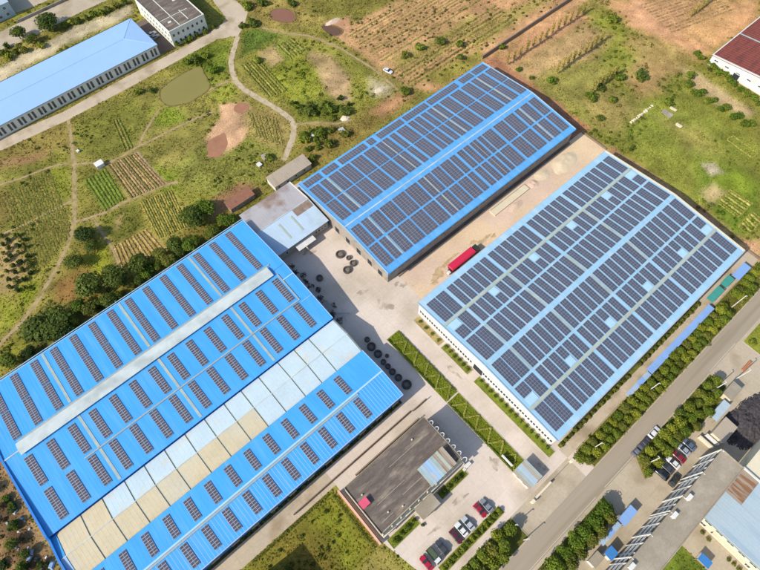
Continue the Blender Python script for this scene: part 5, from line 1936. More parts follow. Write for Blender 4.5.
# left side: dark trees along the back of the blue factory, big trees by the upper road
LT = [(46, 326, 46, 'big', 0, 'huge dark tree behind the blue factory at the left'), (66, 338, 22, 'big', 1, 'dark tree squeezed between the huge tree and the blue eave'),
      (12, 362, 20, 'wide', 1, 'olive tree at the left edge above the blue eave'), (95, 288, 30, 'wide', 3, 'dark tree midway along the back of the blue factory'),
      (118, 278, 28, 'big', 2, 'darkest tree beside the tan plot'), (139, 268, 24, 'wide', 3, 'green tree next to the darkest tree'), (78, 306, 16, 'wide', 0, 'fresh green tree right of the huge dark tree'),
      (160, 256, 17, 'wide', 2, 'olive tree just above the eave, below the yellow plot'), (177, 244, 18, 'wide', 3, 'tree in the gap between yellow plot and eave'),
      (193, 222, 26, 'big', 0, 'dark round tree beside the brown roofed shed'), (205, 210, 20, 'wide', 0, 'fresh green tree touching the brown roofed shed'), (212, 232, 14, 'wide', 1, 'small tree below the brown roofed shed'),
      (226, 222, 14, 'wide', 0, 'bright tree in the corner behind the blue factory'), (86, 237, 20, 'big', 1, 'dark tree alone beside the left track bend'), (75, 262, 19, 'big', 2, 'dark tree below the lone one by the track'),
      (93, 246, 14, 'big', 0, 'smaller dark tree between the two by the track'), (108, 300, 18, 'wide', 3, 'tree tucked against the eave below the dark row'),
      (47, 27, 24, 'big', 0, 'largest dark tree beside the upper road'), (18, 35, 16, 'wide', 3, 'dark tree left of the largest one on the upper road'), (31, 40, 13, 'big', 2, 'dark tree between the two on the upper road'),
      (146, 273, 13, 'wide', 0, 'little tree at the foot of the tan plot'), (30, 352, 14, 'big', 1, 'dark bushy tree just above the blue eave')]
for k in range(17):
    t_ = (k + 0.5) / 17
    LT.append((62 + 172 * t_ + random.uniform(-3, 3), 331 - 112 * t_ + random.uniform(-5, 1), random.uniform(11, 17), 'wide', k % 4, 'tree in the thicket along the back eave of the blue factory, %s from the left' % ordn(k + 1)))
for px, py, dpx, kind, var, lb in LT:
    x, y = G(px, py, 2.0)
    x2, y2 = G(px + 1, py, 2.0)
    mpp = math.hypot(x2 - x, y2 - y)
    d = dpx * mpp
    tree(lb, x, y, d, kind, var, min(7.5, max(3.5, d * 0.8)))
UB = [(2, 54), (9, 57), (16, 52), (24, 50), (64, 26), (71, 23), (78, 21), (86, 18), (93, 14), (101, 13), (108, 9), (116, 6), (124, 3), (40, 46), (7, 46)]
for k, (px, py) in enumerate(UB):
    x, y = G(px, py, 1.0)
    bush('verge bush along the upper road, %s in the listed line from the left edge' % ordn(k + 1) if False else 'verge bush beside the upper road, %s counted from the left' % ordn(sorted(UB).index((px, py)) + 1), x, y, random.uniform(3.0, 4.6), ['mid', 'yellow', 'dark', 'olive'][k % 4], k % 3, 2.6, 'verge bushes by the upper road')
for k, px in enumerate((177, 184, 190, 197, 205, 214)):
    x, y = G(px, 45 - (px - 177) * 0.5, 1.0)
    bush('shrub at the foot of the flat roofed block, %s from its left end' % ordn(k + 1), x, y, random.uniform(2.2, 3.6), 'dark' if k % 2 else 'mid', k % 3, 2.2, 'shrubs below the flat roofed block')
MB_ = [(243, 26, 9, 'dark', 'dark bush on the corner of the concrete junction'), (254, 23, 12, 'dark', 'spreading dark bush beside the concrete junction'), (247, 6, 14, 'mid', 'bushy clump above the concrete junction'), (262, 3, 12, 'dark', 'dark clump at the top edge above the junction'),
       (292, 3, 10, 'dark', 'dark bush at the top edge beyond the brown pond'), (258, 60, 9, 'mid', 'bush beside the bare garden plot'), (310, 112, 16, 'dark', 'dark scrubby bush at the bend of the track'), (328, 110, 14, 'mid', 'green bush right of the track bend'), (345, 112, 14, 'dark', 'dark bush near the pale rubble heap'),
       (404, 92, 13, 'mid', 'bush by the corner of the blue roof and the field'), (320, 132, 14, 'mid', 'bush below the side path'), (305, 140, 12, 'yellow', 'yellowish bush below the track bend'), (330, 145, 12, 'olive', 'olive bush above the old grey shed'), (312, 158, 10, 'mid', 'bush touching the roof of the old grey shed'), (345, 134, 12, 'olive', 'olive bush halfway up the blue eave'),
       (460, 58, 9, 'mid', 'green bush above the far corner of the middle factory'), (502, 47, 9, 'mid', 'bush growing on the long boundary wall'), (519, 69, 7, 'mid', 'small bush beside the middle factory corner'), (551, 81, 11, 'fresh', 'bright bush at the start of the second sapling row'), (532, 77, 6, 'olive', 'little bush near the middle factory gable'),
       (591, 97, 14, 'mid', 'bush at the near end of the third sapling row'), (601, 88, 10, 'dark', 'bush in the third sapling row'), (620, 78, 13, 'mid', 'wide bush in the meadow'), (642, 76, 17, 'dark', 'largest dark bush in the meadow'), (612, 100, 10, 'mid', 'bush left of the rubble line in the meadow'), (668, 103, 12, 'mid', 'bush by the concrete remnant in the meadow'), (600, 118, 9, 'dark', 'dark bush near the pale factory corner'),
       (632, 148, 7, 'dark', 'small dark bush beside the shadow of the pale factory'), (690, 76, 12, 'mid', 'bush at the turn of the meadow track'), (613, 20, 12, 'yellow', 'yellow green patch bush in the upper field'), (460, 45, 10, 'mid', 'shrub clump in the ploughed field'), (420, 48, 12, 'mid', 'shrub in the weedy strip of the ploughed field'), (440, 42, 12, 'dark', 'dark shrub in the weedy strip of the ploughed field'), (405, 55, 10, 'olive', 'olive shrub in the ploughed field'),
       (268, 158, 10, 'yellow', 'yellow bush beside the bare earth patch'), (220, 218, 10, 'fresh', 'fresh bush in front of the brown roofed shed'), (196, 60, 12, 'dark', 'dark bush above the olive pond'), (186, 62, 9, 'mid', 'bush on the upper bank of the olive pond'), (205, 56, 10, 'mid', 'bush right of the olive pond'), (214, 70, 12, 'fresh', 'bright bush at the right bank of the olive pond'),
       (138, 92, 10, 'mid', 'bush left of the olive pond'), (152, 90, 8, 'dark', 'dark bush on the left bank of the olive pond'), (340, 98, 8, 'dark', 'dark bush on the pink bare patch')]
for k, (px, py, dp, tone, lb) in enumerate(MB_):
    x, y = G(px, py, 1.0)
    x2, y2 = G(px + 1, py, 1.0)
    d = dp * math.hypot(x2 - x, y2 - y)
    bush(lb, x, y, d, tone, k % 3, min(3.0, d * 0.6))
for k in range(26):
    px, py = 296 + random.random() * 58, 128 + random.random() * 36
    if py > 172 - (px - 296) * 0.72 or (px < 303 and py > 150):
        px, py = 300 + random.random() * 30, 130 + random.random() * 12
    x, y = G(px, py, 0.6)
    bush('bush in the thicket between track bend and blue roof, %s planted' % ordn(k + 1), x, y, random.uniform(1.8, 3.4), ['mid', 'olive', 'dark', 'fresh'][k % 4], k % 3, random.uniform(1.2, 2.2), 'thicket by the track bend')
for k in range(16):
    px, py = 292 + k * 3.8 + random.uniform(-2, 2), 112 + random.uniform(-8, 8)
    x, y = G(px, py, 0.6)
    bush('bush in the scrub belt above the side path, %s from the track' % ordn(k + 1), x, y, random.uniform(2.0, 3.6), ['dark', 'mid', 'olive'][k % 3], k % 3, random.uniform(1.3, 2.3), 'scrub belt above the side path')
# hedge in front of the red warehouse and along the meadow track
for k in range(12):
    px, py = 697 + k * 5.6, 52 + k * 4.6
    x, y = G(px, py, 1.0)
    bush('bush below the white wall of the red warehouse, %s from its corner' % ordn(k + 1), x + random.uniform(-1, 1), y + random.uniform(-1, 1), random.uniform(3, 5), 'mid' if k % 2 else 'fresh', k % 3, 2.2, 'bushes below the red warehouse')
for k in range(11):
    px, py = 690 + k * 6.2, 84 + k * 3.9 + (k % 2) * 5
    x, y = G(px, py, 1.0)
    bush('scrubby bush below the meadow track, %s from the left' % ordn(k + 1), x, y, random.uniform(3, 5), 'fresh' if k % 3 else 'mid', k % 3, 2.0, 'bushes below the meadow track')
# field of young trees, far left
k = 0
for i in range(4):
    for j in range(7):
        px = 1 + i * 7.5 + j * 1.6
        py = 236 + j * 8.5 + (i % 2) * 3
        if px > 30:
            continue
        k += 1
        x, y = G(px, py, 1.0)
        bush('young dark tree in the planted rows at the left edge, row %s, number %s' % (ordn(i + 1), ordn(j + 1)), x + random.uniform(-.4, .4), y + random.uniform(-.4, .4), random.uniform(1.7, 2.4), 'deep' if (i + j) % 2 else 'olive', k % 3, 2.2, 'young trees at the left edge')
for k in range(12):
    px, py = random.uniform(0, 34), random.uniform(496, 568)
    if px > 10 + (py - 490) * 0.35:
        px *= 0.4
    x, y = G(px, py, 1.0)
    if x > -65.5:
        x = -66.5 - random.random() * 4
    bush('dark overgrown bush by the rubbish strip behind the blue factory, %s downwards' % ordn(k + 1), x, y, random.uniform(1.6, 3.0), 'deep' if k % 3 else 'mid', k % 3, 1.6, 'bushes in the rubbish strip')
for k in range(22):
    x, y = -22 + k * 1.12, random.uniform(9, 26.5)
    bush('small dark shrub on the grass lot, %s placed from the left' % ordn(k + 1), x, y, random.uniform(0.7, 1.3), 'dark', k % 3, 0.8, 'shrubs dotted on the grass lot')
hedge_line([(-24, 27.4), (2.5, 27.4)], 0.9, 0.9, 'olive', label='rough hedge along the lane side of the grass lot', z=0)
hedge_line([(3.6, 26.5), (3.6, 8)], 0.9, 0.9, 'dark', label='dark hedge between the grass lot and the pink wall', z=0)

# rows of tied saplings on the slope
SAP = {}


def sapling(label, x, y, h, v):
    if v not in SAP:
        rr = random.Random(50 + v)
        tm = MB()
        tm.tube((0, 0, 0), (0.15, 0.05, 4.6), 0.13, 0.07, 6)
        for i in range(9):
            z = 1.6 + i * 0.34
            a = rr.uniform(0, 6.28)
            tm.tube((0.1 * z / 4.6, 0, z), (0.1 + math.cos(a) * 0.5, math.sin(a) * 0.5, z + 0.5), 0.035, 0.015, 4)
        r = np.random.default_rng(60 + v)
        P3 = np.column_stack([r.normal(0.12, 0.33, 230), r.normal(0, 0.33, 230), r.uniform(0.8, 5.2, 230)])
        N3 = r.normal(size=(230, 3))
        N3 /= np.linalg.norm(N3, axis=1)[:, None]
        vv, qq = leaf_quads(P3, N3, 0.16, r)
        cc = lin((186, 170, 86)) * GAIN * (0.7 + 0.6 * r.random(230))[:, None]
        SAP[v] = (tm.mesh('trunk', M['wood']), np_mesh('crown', vv, qq, M['leaf'], np.repeat(cc, 4, 0)))
    t = empty('sapling', label, 'tree', (x, y, 0), random.uniform(0, 6.28), 'saplings in rows')
    for nm, me in zip(('trunk', 'crown'), SAP[v]):
        o = obj(nm, me, t)
        o.scale = (1, 1, h / 5.0)


for row, (yy, xa, xb, n, lb) in enumerate(((114.2, 172, 223, 13, 'first row, by the boundary wall'), (96.4, 184, 214, 9, 'middle row'), (79.0, 186, 202, 6, 'row nearest the pale factory'))):
    for k in range(n):
        sapling('thin straw coloured sapling in the %s, %s from the factory' % (lb, ordn(k + 1)), xa + (xb - xa) * k / (n - 1), yy + random.uniform(-.3, .3), random.uniform(5.0, 6.6), k % 4)
for k in range(5):
    x, y = G(690 + k * 5.2, 17 - k * 4, 0)
    sapling('thin sapling in the short row on the far bare field, %s from the left' % ordn(k + 1), x, y, 4.0, k % 4)

# ------------------------------------------------------------------ crops: worked ridges, one mesh for each plot
def crop_rows(label, A0, A1, B0, B1, n, w, h, tones, soil=None, world=False, jit=0.12):
    """ridges running from the edge A0-A1 to the edge B0-B1"""
    if not world:
        A0, A1, B0, B1 = [np.array(G(*p)) for p in (A0, A1, B0, B1)]
    else:
        A0, A1, B0, B1 = [np.array(p) for p in (A0, A1, B0, B1)]
    r = np.random.default_rng(n * 7 + int(abs(A0[0])))
    V, Q, C = [], [], []
    for i in range(n):
        t = (i + 0.5) / n
        a = A0 + (A1 - A0) * t
        b = B0 + (B1 - B0) * t
        L = np.linalg.norm(b - a)
        m_ = max(3, int(L / 0.45))
        d = (b - a) / L
        nn = np.array([-d[1], d[0]])
        s = np.linspace(0, 1, m_)
        p = a + (b - a) * s[:, None] + nn * (r.normal(0, jit * 0.5, m_))[:, None]
        ww = w * (0.75 + 0.5 * r.random(m_)) / 2
        hh = h * (0.5 + r.random(m_))
        base = len(V) and sum(len(x_) for x_ in V)
        L_ = np.column_stack([p + nn * ww[:, None], np.full(m_, 0.005)])
        T1 = np.column_stack([p + nn * (ww * 0.45)[:, None], hh])
        T2 = np.column_stack([p - nn * (ww * 0.45)[:, None], hh * (0.8 + 0.4 * r.random(m_))])
        R_ = np.column_stack([p - nn * ww[:, None], np.full(m_, 0.005)])
        V.append(np.stack([L_, T1, T2, R_], 1).reshape(-1, 3))
        k = np.arange(m_ - 1) * 4 + base
        for o_ in range(3):
            Q.append(np.stack([k + o_, k + o_ + 1, k + o_ + 5, k + o_ + 4], 1))
        tone = lin(tones[i % len(tones)]) * GAIN
        grey = lin((142, 130, 66)) * GAIN
        C.append(np.repeat((tone * 0.72 + grey * 0.28) * (0.6 + 0.7 * r.random(m_))[:, None], 4, 0))
    o = obj('crop_rows', np_mesh('crop_rows', np.concatenate(V), np.concatenate(Q), M['ground'], np.concatenate(C)))
    tag(o, label, 'crops', kind='stuff')


crop_rows('bright green vegetable beds beside the little hut', PLOT_GREEN[0], PLOT_GREEN[1], PLOT_GREEN[3], PLOT_GREEN[2], 7, 0.95, 0.25, [(104, 130, 40), (116, 140, 44)])
crop_rows('brown and green striped vegetable beds', PLOT_STRIPE[0], PLOT_STRIPE[1], PLOT_STRIPE[3], PLOT_STRIPE[2], 12, 0.8, 0.25, [(84, 100, 42), (176, 144, 100), (158, 140, 84), (116, 114, 56), (178, 148, 106), (174, 142, 102)])
crop_rows('yellow green beds in many narrow rows', PLOT_YELLOW[0], PLOT_YELLOW[1], PLOT_YELLOW[4], PLOT_YELLOW[3], 14, 0.7, 0.22, [(172, 156, 70), (150, 146, 60), (112, 120, 52)])
crop_rows('tan plot worked into ridges above the dark trees', PLOT_TAN[0], PLOT_TAN[1], PLOT_TAN[3], PLOT_TAN[2], 11, 0.75, 0.25, [(196, 166, 104), (150, 134, 62)])
crop_rows('dark weedy rows in the left field', (0, 200), (50, 168), (30, 262), (70, 225), 18, 0.8, 0.12, [(118, 118, 50), (138, 126, 60), (104, 110, 46)], jit=0.5)
crop_rows('dark rows in the small left field', (22, 242), (66, 208), (40, 272), (70, 236), 14, 0.8, 0.12, [(114, 114, 46), (130, 118, 54)], jit=0.5)
crop_rows('thin green rows beside the curving track', (240, 66), (258, 58), (268, 98), (288, 90), 7, 0.8, 0.3, [(98, 116, 42), (160, 150, 74)])
crop_rows('green beds on the small garden plot', (276, 46), (292, 38), (290, 60), (306, 50), 6, 0.8, 0.3, [(116, 130, 44), (160, 148, 78)])
crop_rows('soft green rows running below the bare earth patch', (205, 166), (207, 194), (262, 142), (268, 172), 9, 1.0, 0.18, [(136, 142, 56), (154, 150, 72)], jit=0.5)
crop_rows('narrow green strips in the rough plot above the little hut', (112, 122), (120, 118), (124, 152), (134, 147), 3, 0.9, 0.25, [(112, 130, 46), (150, 140, 70)])
crop_rows('weedy rows on the bank below the curving track', (246, 112), (278, 120), (256, 136), (284, 146), 9, 0.8, 0.2, [(150, 138, 74), (118, 122, 52)], jit=0.4)
crop_rows('reddish ploughed rows at the top right of the fields', (640, 4), (672, 34), (700, -14), (735, 10), 12, 1.0, 0.1, [(206, 160, 114), (190, 150, 102)], jit=0.2)
w0 = np.array(G(344, 34))
w1 = np.array(G(382, 62))
crop_rows('long ridges across the ploughed tan field', w0, w1, w0 + np.array([75.0, 0]), w1 + np.array([75.0, 0]), 14, 1.0, 0.16, [(196, 156, 104), (160, 144, 80), (186, 148, 98), (202, 160, 112)], world=True, jit=0.3)
w0 = np.array(G(390, 70))
w1 = np.array(G(412, 88))
crop_rows('weedy ridges of the ploughed field next to the blue roof', w0, w1, w0 + np.array([66.0, 0]), w1 + np.array([66.0, 0]), 7, 1.0, 0.25, [(150, 140, 66), (182, 148, 96), (128, 122, 54)], world=True, jit=0.5)
GREENS['straw'] = (206, 196, 104)
# fenced vegetable plots on the right meadow: low straw borders
for (P, lb) in (([(716, 202), (730, 190), (752, 204), (738, 218), (716, 202)], 'straw coloured border round the vegetable plot in the meadow'),
                ([(738, 226), (752, 212), (762, 220), (748, 236), (738, 226)], 'straw coloured border round the lower vegetable plot'),
                ([(727, 140), (733, 136), (758, 154), (752, 158), (727, 140)], 'straw coloured frame of the long plot by the hedge')):
    hedge_line(GP(P), 0.5, 0.35, 'straw', label=lb, z=0, n_per_m=24, name='hedge', leaf=0.14)
crop_rows('green beds with straw gaps in the meadow plots', (718, 202), (731, 191), (738, 217), (751, 204), 6, 1.1, 0.3, [(120, 138, 44), (186, 176, 92)])
crop_rows('green beds with straw gaps in the lower meadow plots', (739, 226), (752, 213), (748, 235), (761, 221), 6, 1.1, 0.3, [(128, 138, 46), (190, 180, 96)])

# ------------------------------------------------------------------ wild grass and scrub
RECTS = [(RX0 - 1, RX1 + 1, -8.5, 54), (60, 159, 66, 118), (-61.5, 38, 33, 119), (37, 62, 97, 122.5), (55.5, 73.4, 125, 131), (37.2, 48.5, 127.6, 132.4),
         (tx0, tx1 + 0.5, ty0 - 0.5, ty1 + 0.5), (fx0, fx1, fy0, fy1), (237, 300, 8, 57.5), (5, 39, 7, 27), (42, 92, -44, -36), (75, 116, -87, -44.5), (6, 30, 289, 310)]
BLOCK2 = [b for b in BLOCKED]


def free(x, y, tracks=True):
    ok = np.ones(len(x), bool)
    for a, b, c, d in RECTS:
        ok &= ~((x > a) & (x < b) & (y > c) & (y < d))
    for P in BLOCK2:
        xs = [p[0] for p in P]
        ys = [p[1] for p in P]
        near = ok & (x > min(xs)) & (x < max(xs)) & (y > min(ys)) & (y < max(ys))
        if near.any():
            ii = np.where(near)[0]
            ok[ii[in_poly(x[ii], y[ii], P)]] = False
    return ok


def seen(x, y, pad=20):
    d = np.stack([x, y, np.full(len(x), -H)], 0)
    c = RM @ d
    u = 380 + F * c[0] / c[2]
    v = 285 + F * c[1] / c[2]
    return (u > -pad) & (u < 760 + pad) & (v > -pad) & (v < 570 + pad)


r = np.random.default_rng(11)
N0 = 430000
x = r.uniform(-90, 310, N0)
y = r.uniform(-80, 325, N0)
ok = seen(x, y) & free(x, y)
x, y = x[ok], y[ok]
c, g = lookup(x, y)
cl_ = fbm(x, y, 0.25, 21, 3)
keep = r.random(len(x)) < np.clip(g * (0.35 + 1.4 * np.clip((cl_ - 0.35) / 0.3, 0, 1)), 0, 1) * 0.8
x, y, c = x[keep], y[keep], c[keep]
n = len(x)
P3 = np.column_stack([x, y, 0.08 + 0.14 * r.random(n)])
N3 = r.normal(size=(n, 3))
N3[:, 2] = 1.4 + np.abs(N3[:, 2])
N3 /= np.linalg.norm(N3, axis=1)[:, None]
v, q = leaf_quads(P3, N3, 0.24, r)
hue = 0.8 + 0.5 * r.random(n)
cc = c * hue[:, None]
dry = r.random(n) < 0.10
cc[dry] = cc[dry] * np.array([1.35, 1.2, 1.2])
grn = r.random(n) < 0.25
cc[grn] = cc[grn] * np.array([0.78, 0.88, 0.75])
o = obj('wild_grass', np_mesh('wild_grass', v, q, M['grass'], np.repeat(cc, 4, 0)))
tag(o, 'rough wild grass covering the fields and verges', 'grass', kind='stuff')
print('grass', n)

N0 = 26000
x = r.uniform(-90, 310, N0)
y = r.uniform(-80, 325, N0)
ok = seen(x, y) & free(x, y)
x, y = x[ok], y[ok]
c, g = lookup(x, y)
cl_ = fbm(x, y, 0.07, 33, 4)
keep = (r.random(len(x)) < np.clip((cl_ - 0.55) / 0.1, 0, 1) * np.clip(g * 1.3 - 0.15, 0, 1))
x, y, c = x[keep], y[keep], c[keep]
n = len(x)
K = 26
size = 0.4 + 0.9 * r.random(n) ** 2
D = r.normal(size=(n, K, 3))
D[..., 2] = np.abs(D[..., 2])
D /= np.linalg.norm(D, axis=2)[..., None]
P3 = np.stack([x, y, np.zeros(n)], 1)[:, None, :] + D * (size[:, None] * (0.5 + 0.5 * r.random((n, K))))[..., None] * np.array([1, 1, 0.8])
N3 = D + 0.5 * r.normal(size=D.shape)
N3 /= np.linalg.norm(N3, axis=2)[..., None]
v, q = leaf_quads(P3.reshape(-1, 3), N3.reshape(-1, 3), 0.22, r)
cg = c * np.array([0.72, 0.9, 0.62])
cc = np.repeat(cg * (0.7 + 0.5 * r.random(n))[:, None], K, 0) * (0.7 + 0.6 * r.random(n * K))[:, None]
o = obj('scrub', np_mesh('scrub', v, q, M['leaf'], np.repeat(cc, 4, 0)))
tag(o, 'low green scrub scattered over the fields', 'scrub', kind='stuff')
print('scrub', n)

# dotted shrubs in the ploughed fields
r = np.random.default_rng(5)
pts = []
for (a, b, c_, d_, n) in ((120, 225, 128, 190, 420), (-78, -66, 60, 100, 60)):
    pts.append(np.column_stack([r.uniform(a, b, n), r.uniform(c_, d_, n)]))
pts = np.concatenate(pts)
ok = seen(pts[:, 0], pts[:, 1], 5) & free(pts[:, 0], pts[:, 1]) & (fbm(pts[:, 0], pts[:, 1], 0.06, 8) > 0.47)
pts = pts[ok]
n = len(pts)
K = 22
D = r.normal(size=(n, K, 3))
D[..., 2] = np.abs(D[..., 2])
D /= np.linalg.norm(D, axis=2)[..., None]
size = 0.35 + 0.55 * r.random(n)
P3 = np.column_stack([pts, np.zeros(n)])[:, None, :] + D * size[:, None, None] * (0.6 + 0.4 * r.random((n, K)))[..., None]
v, q = leaf_quads(P3.reshape(-1, 3), D.reshape(-1, 3), 0.2, r)
cc = np.repeat(lin((96, 100, 44))[None, :] * GAIN * (0.7 + 0.6 * r.random(n))[:, None], K * 4, 0)
o = obj('field_shrubs', np_mesh('field_shrubs', v, q, M['leaf'], cc))
tag(o, 'small shrubs dotted over the ploughed fields', 'shrubs', kind='stuff')

# ------------------------------------------------------------------ cars
def loft(mb, secs, mi=0):
    """secs: list of rings with the same number of points"""
    k = len(secs[0])
    s = len(mb.v)
    for ring in secs:
        mb.v += list(ring)
    for i in range(len(secs) - 1):
        for j in range(k):
            j2 = (j + 1) % k
            mb.f.append((s + i * k + j, s + i * k + j2, s + (i + 1) * k + j2, s + (i + 1) * k + j))
            mb.mi.append(mi)
    mb.f.append(tuple(s + j for j in reversed(range(k))))
    mb.f.append(tuple(s + (len(secs) - 1) * k + j for j in range(k)))
    mb.mi += [mi, mi]


def car_meshes(kind):
    L, W_, Hb, Hc = {'sedan': (4.4, 1.78, 0.92, 1.42), 'suv': (4.5, 1.85, 1.05, 1.68)}[kind]
    body = MB()
    secs = []
    for t, wf, zt, zb in ((-1.0, 0.78, 0.62, 0.42), (-0.96, 0.9, 0.80, 0.28), (-0.8, 0.98, Hb - 0.02, 0.22), (-0.3, 1.0, Hb, 0.2), (0.25, 1.0, Hb, 0.2), (0.6, 0.99, Hb - 0.06, 0.22), (0.88, 0.93, Hb - 0.16, 0.26), (0.97, 0.82, 0.62, 0.34), (1.0, 0.7, 0.52, 0.42)):
        x = t * L / 2
        w = W_ / 2 * wf
        secs.append([(x, -w, zb + 0.12), (x, -w * 0.92, zb), (x, w * 0.92, zb), (x, w, zb + 0.12), (x, w, zt - 0.1), (x, w * 0.86, zt), (x, -w * 0.86, zt), (x, -w, zt - 0.1)])
    loft(body, secs)
    cab = MB()
    rear = -0.78 if kind == 'suv' else -0.68
    secs = []
    for t, wf, z in ((rear, 0.80, Hb - 0.03), (rear + 0.14, 0.72, Hc - 0.04), (-0.1, 0.74, Hc), (0.08, 0.72, Hc - 0.03), (0.42, 0.82, Hb - 0.03)):
        x = t * L / 2
        w = W_ / 2 * wf
        secs.append([(x, -W_ / 2 * 0.86, Hb - 0.08), (x, W_ / 2 * 0.86, Hb - 0.08), (x, w, z), (x, -w, z)])
    loft(cab, secs)
    roof = MB()
    xa, xb = (rear + 0.17) * L / 2, 0.07 * L / 2
    w = W_ / 2 * 0.72
    roof.hexa([(xa, -w, Hc - 0.03), (xb, -w, Hc - 0.03), (xb, w, Hc - 0.03), (xa, w, Hc - 0.03),
               (xa + 0.08, -w * 0.9, Hc + 0.05), (xb - 0.08, -w * 0.9, Hc + 0.05), (xb - 0.08, w * 0.9, Hc + 0.05), (xa + 0.08, w * 0.9, Hc + 0.05)])
    wheel = MB()
    wheel.tube((0, -0.11, 0), (0, 0.11, 0), 0.32, n=14)
    rim = MB()
    rim.tube((0, -0.12, 0), (0, 0.12, 0), 0.18, n=10)
    lamp = MB()
    lamp.box(-0.05, 0.05, -0.2, 0.2, -0.07, 0.07)
    mirror = MB()
    mirror.box(-0.08, 0.08, -0.1, 0.1, -0.06, 0.06)
    return dict(L=L, W=W_, Hb=Hb, body=body.mesh('body', M['white']), cab=cab.mesh('windows', M['glass']), roof=roof.mesh('roof', M['white']), wheel=wheel.mesh('wheel', M['black']),
                rim=rim.mesh('rim', M['metal']), lamp=lamp.mesh('headlight', M['white']), tail=lamp.mesh('tail_light', mat('tail_red_' + kind, (0.25, 0.02, 0.02), 0.4)), mirror=mirror.mesh('mirror', M['black']))


CARS = {k: car_meshes(k) for k in ('sedan', 'suv')}
PAINTS = {}


def paint_of(c):
    if c not in PAINTS:
        PAINTS[c] = mat('car_paint_%d' % len(PAINTS), A(*c), 0.3, 0.03, 1.0, spec=0.5, coat=0.6)
    return PAINTS[c]


def car(label, x, y, heading, c, kind='sedan', group='parked cars'):
    d = CARS[kind]
    r = empty('car', label, 'car', (x, y, 0.034), heading, group)
    for nm in ('body', 'roof'):
        o = obj(nm, d[nm], r)
        o.material_slots[0].link = 'OBJECT'
        o.material_slots[0].material = paint_of(c)
    obj('windows', d['cab'], r)
    for sx in (-0.31, 0.31):
        for sy in (-1, 1):
            w = obj('wheel', d['wheel'], r, (sx * d['L'], sy * (d['W'] / 2 - 0.1), 0.32))
            obj('rim', d['rim'], w)
    for sy in (-1, 1):
        obj('headlight', d['lamp'], r, (d['L'] / 2 * 0.955, sy * d['W'] * 0.33, 0.62))
        obj('tail_light', d['tail'], r, (-d['L'] / 2 * 0.98, sy * d['W'] * 0.34, 0.68))
        obj('mirror', d['mirror'], r, (d['L'] * 0.16, sy * (d['W'] / 2 + 0.06), d['Hb'] + 0.02))
    return r


PIY = math.pi / 2
car('bright red car at the gate end of the car park', 32.4, -4.3, -PIY, (170, 26, 48))
car('grey car beside the bright red one at the gate end', 34.7, -4.6, PIY, (140, 144, 152))
car('white car parked in the middle of the car park', 24.9, -4.3, PIY, (240, 240, 236))
car('silver car right of the white one in the car park', 27.4, -4.5, PIY, (196, 200, 204))
car('dark maroon car left of the white one in the car park', 22.5, -4.6, -PIY, (96, 34, 44))
car('dark grey car next to the green pickup', 17.6, -4.0, PIY, (70, 74, 76), 'suv')
car('red car at the far end of the car park', 11.8, -4.0, PIY, (190, 24, 56))
car('black car at the open end of the small car park row', 79.2, -32.0, PIY, (26, 28, 34), 'suv')
car('dark grey car second in the small car park row', 81.8, -32.0, PIY, (76, 78, 82))
car('white car in the small car park row', 84.3, -32.4, PIY, (238, 238, 236))
car('dark red car in the small car park row', 87.0, -32.4, PIY, (150, 26, 42))
car('silver grey car fifth in the small car park row', 89.8, -32.2, PIY, (170, 178, 186))
car('steel blue car at the wall end of the small car park row', 92.2, -32.4, PIY, (96, 112, 136))
car('dark green car parked across, near the balcony block', 80.5, -35.6, 0.05, (44, 48, 40), 'suv')
car('white car at the kerb, front of three on the road', 87.4, -23.45, 0.0, (240, 240, 238), 'suv')
car('dark car at the kerb, middle of three on the road', 83.2, -23.45, 0.0, (70, 66, 70))
car('grey car at the kerb, last of three on the road', 79.3, -23.45, 0.0, (120, 122, 128))
gx_, gy_ = G(388, 71, 0.5)
car('lone white car at the edge of the ploughed field', gx_, gy_, -1.35, (236, 240, 240), 'sedan', None)
car('white car in the dark court beside the pale blue warehouse', 66.2, 234.8, 0.1, (230, 230, 230))
car('grey car in the dark court beside the pale blue warehouse', 66.2, 232.0, 0.1, (150, 154, 160))
# little green pickup
pk = empty('pickup', 'small green pickup with a white cab in the car park', 'pickup', (14.5, -4.0, 0.034), -PIY, 'parked cars')
mb = MB()
mb.box(-2.3, 0.9, -0.85, 0.85, 0.55, 0.75)
mb.build('bed_floor', paint_of((74, 92, 62)), pk)
for (a, b, c, d) in ((-2.3, 0.85, -0.88, -0.8), (-2.3, 0.85, 0.8, 0.88), (-2.36, -2.3, -0.88, 0.88), (0.85, 0.9, -0.88, 0.88)):
    mb = MB()
    mb.box(a, b, c, d, 0.75, 1.2)
    mb.build('side_board', paint_of((74, 92, 62)), pk)
mb = MB()
mb.box(-2.2, 0.8, -0.78, 0.78, 0.752, 0.95)
mb.build('load', paint_of((92, 104, 70)), pk)
mb = MB()
mb.hexa([(1.0, -0.85, 0.4), (2.5, -0.85, 0.4), (2.5, 0.85, 0.4), (1.0, 0.85, 0.4), (1.05, -0.78, 1.75), (2.0, -0.78, 1.75), (2.0, 0.78, 1.75), (1.05, 0.78, 1.75)])
cb = mb.build('cab', paint_of((236, 236, 232)), pk)
mb = MB()
mb.hexa([(2.3, -0.72, 1.05), (2.36, -0.72, 1.05), (2.36, 0.72, 1.05), (2.3, 0.72, 1.05), (2.05, -0.7, 1.65), (2.11, -0.7, 1.65), (2.11, 0.7, 1.65), (2.05, 0.7, 1.65)])
mb.build('windscreen', M['glass'], cb)
for sx in (-1.4, 1.6):
    for sy in (-0.75, 0.75):
        obj('wheel', CARS['sedan']['wheel'], pk, (sx, sy, 0.32))

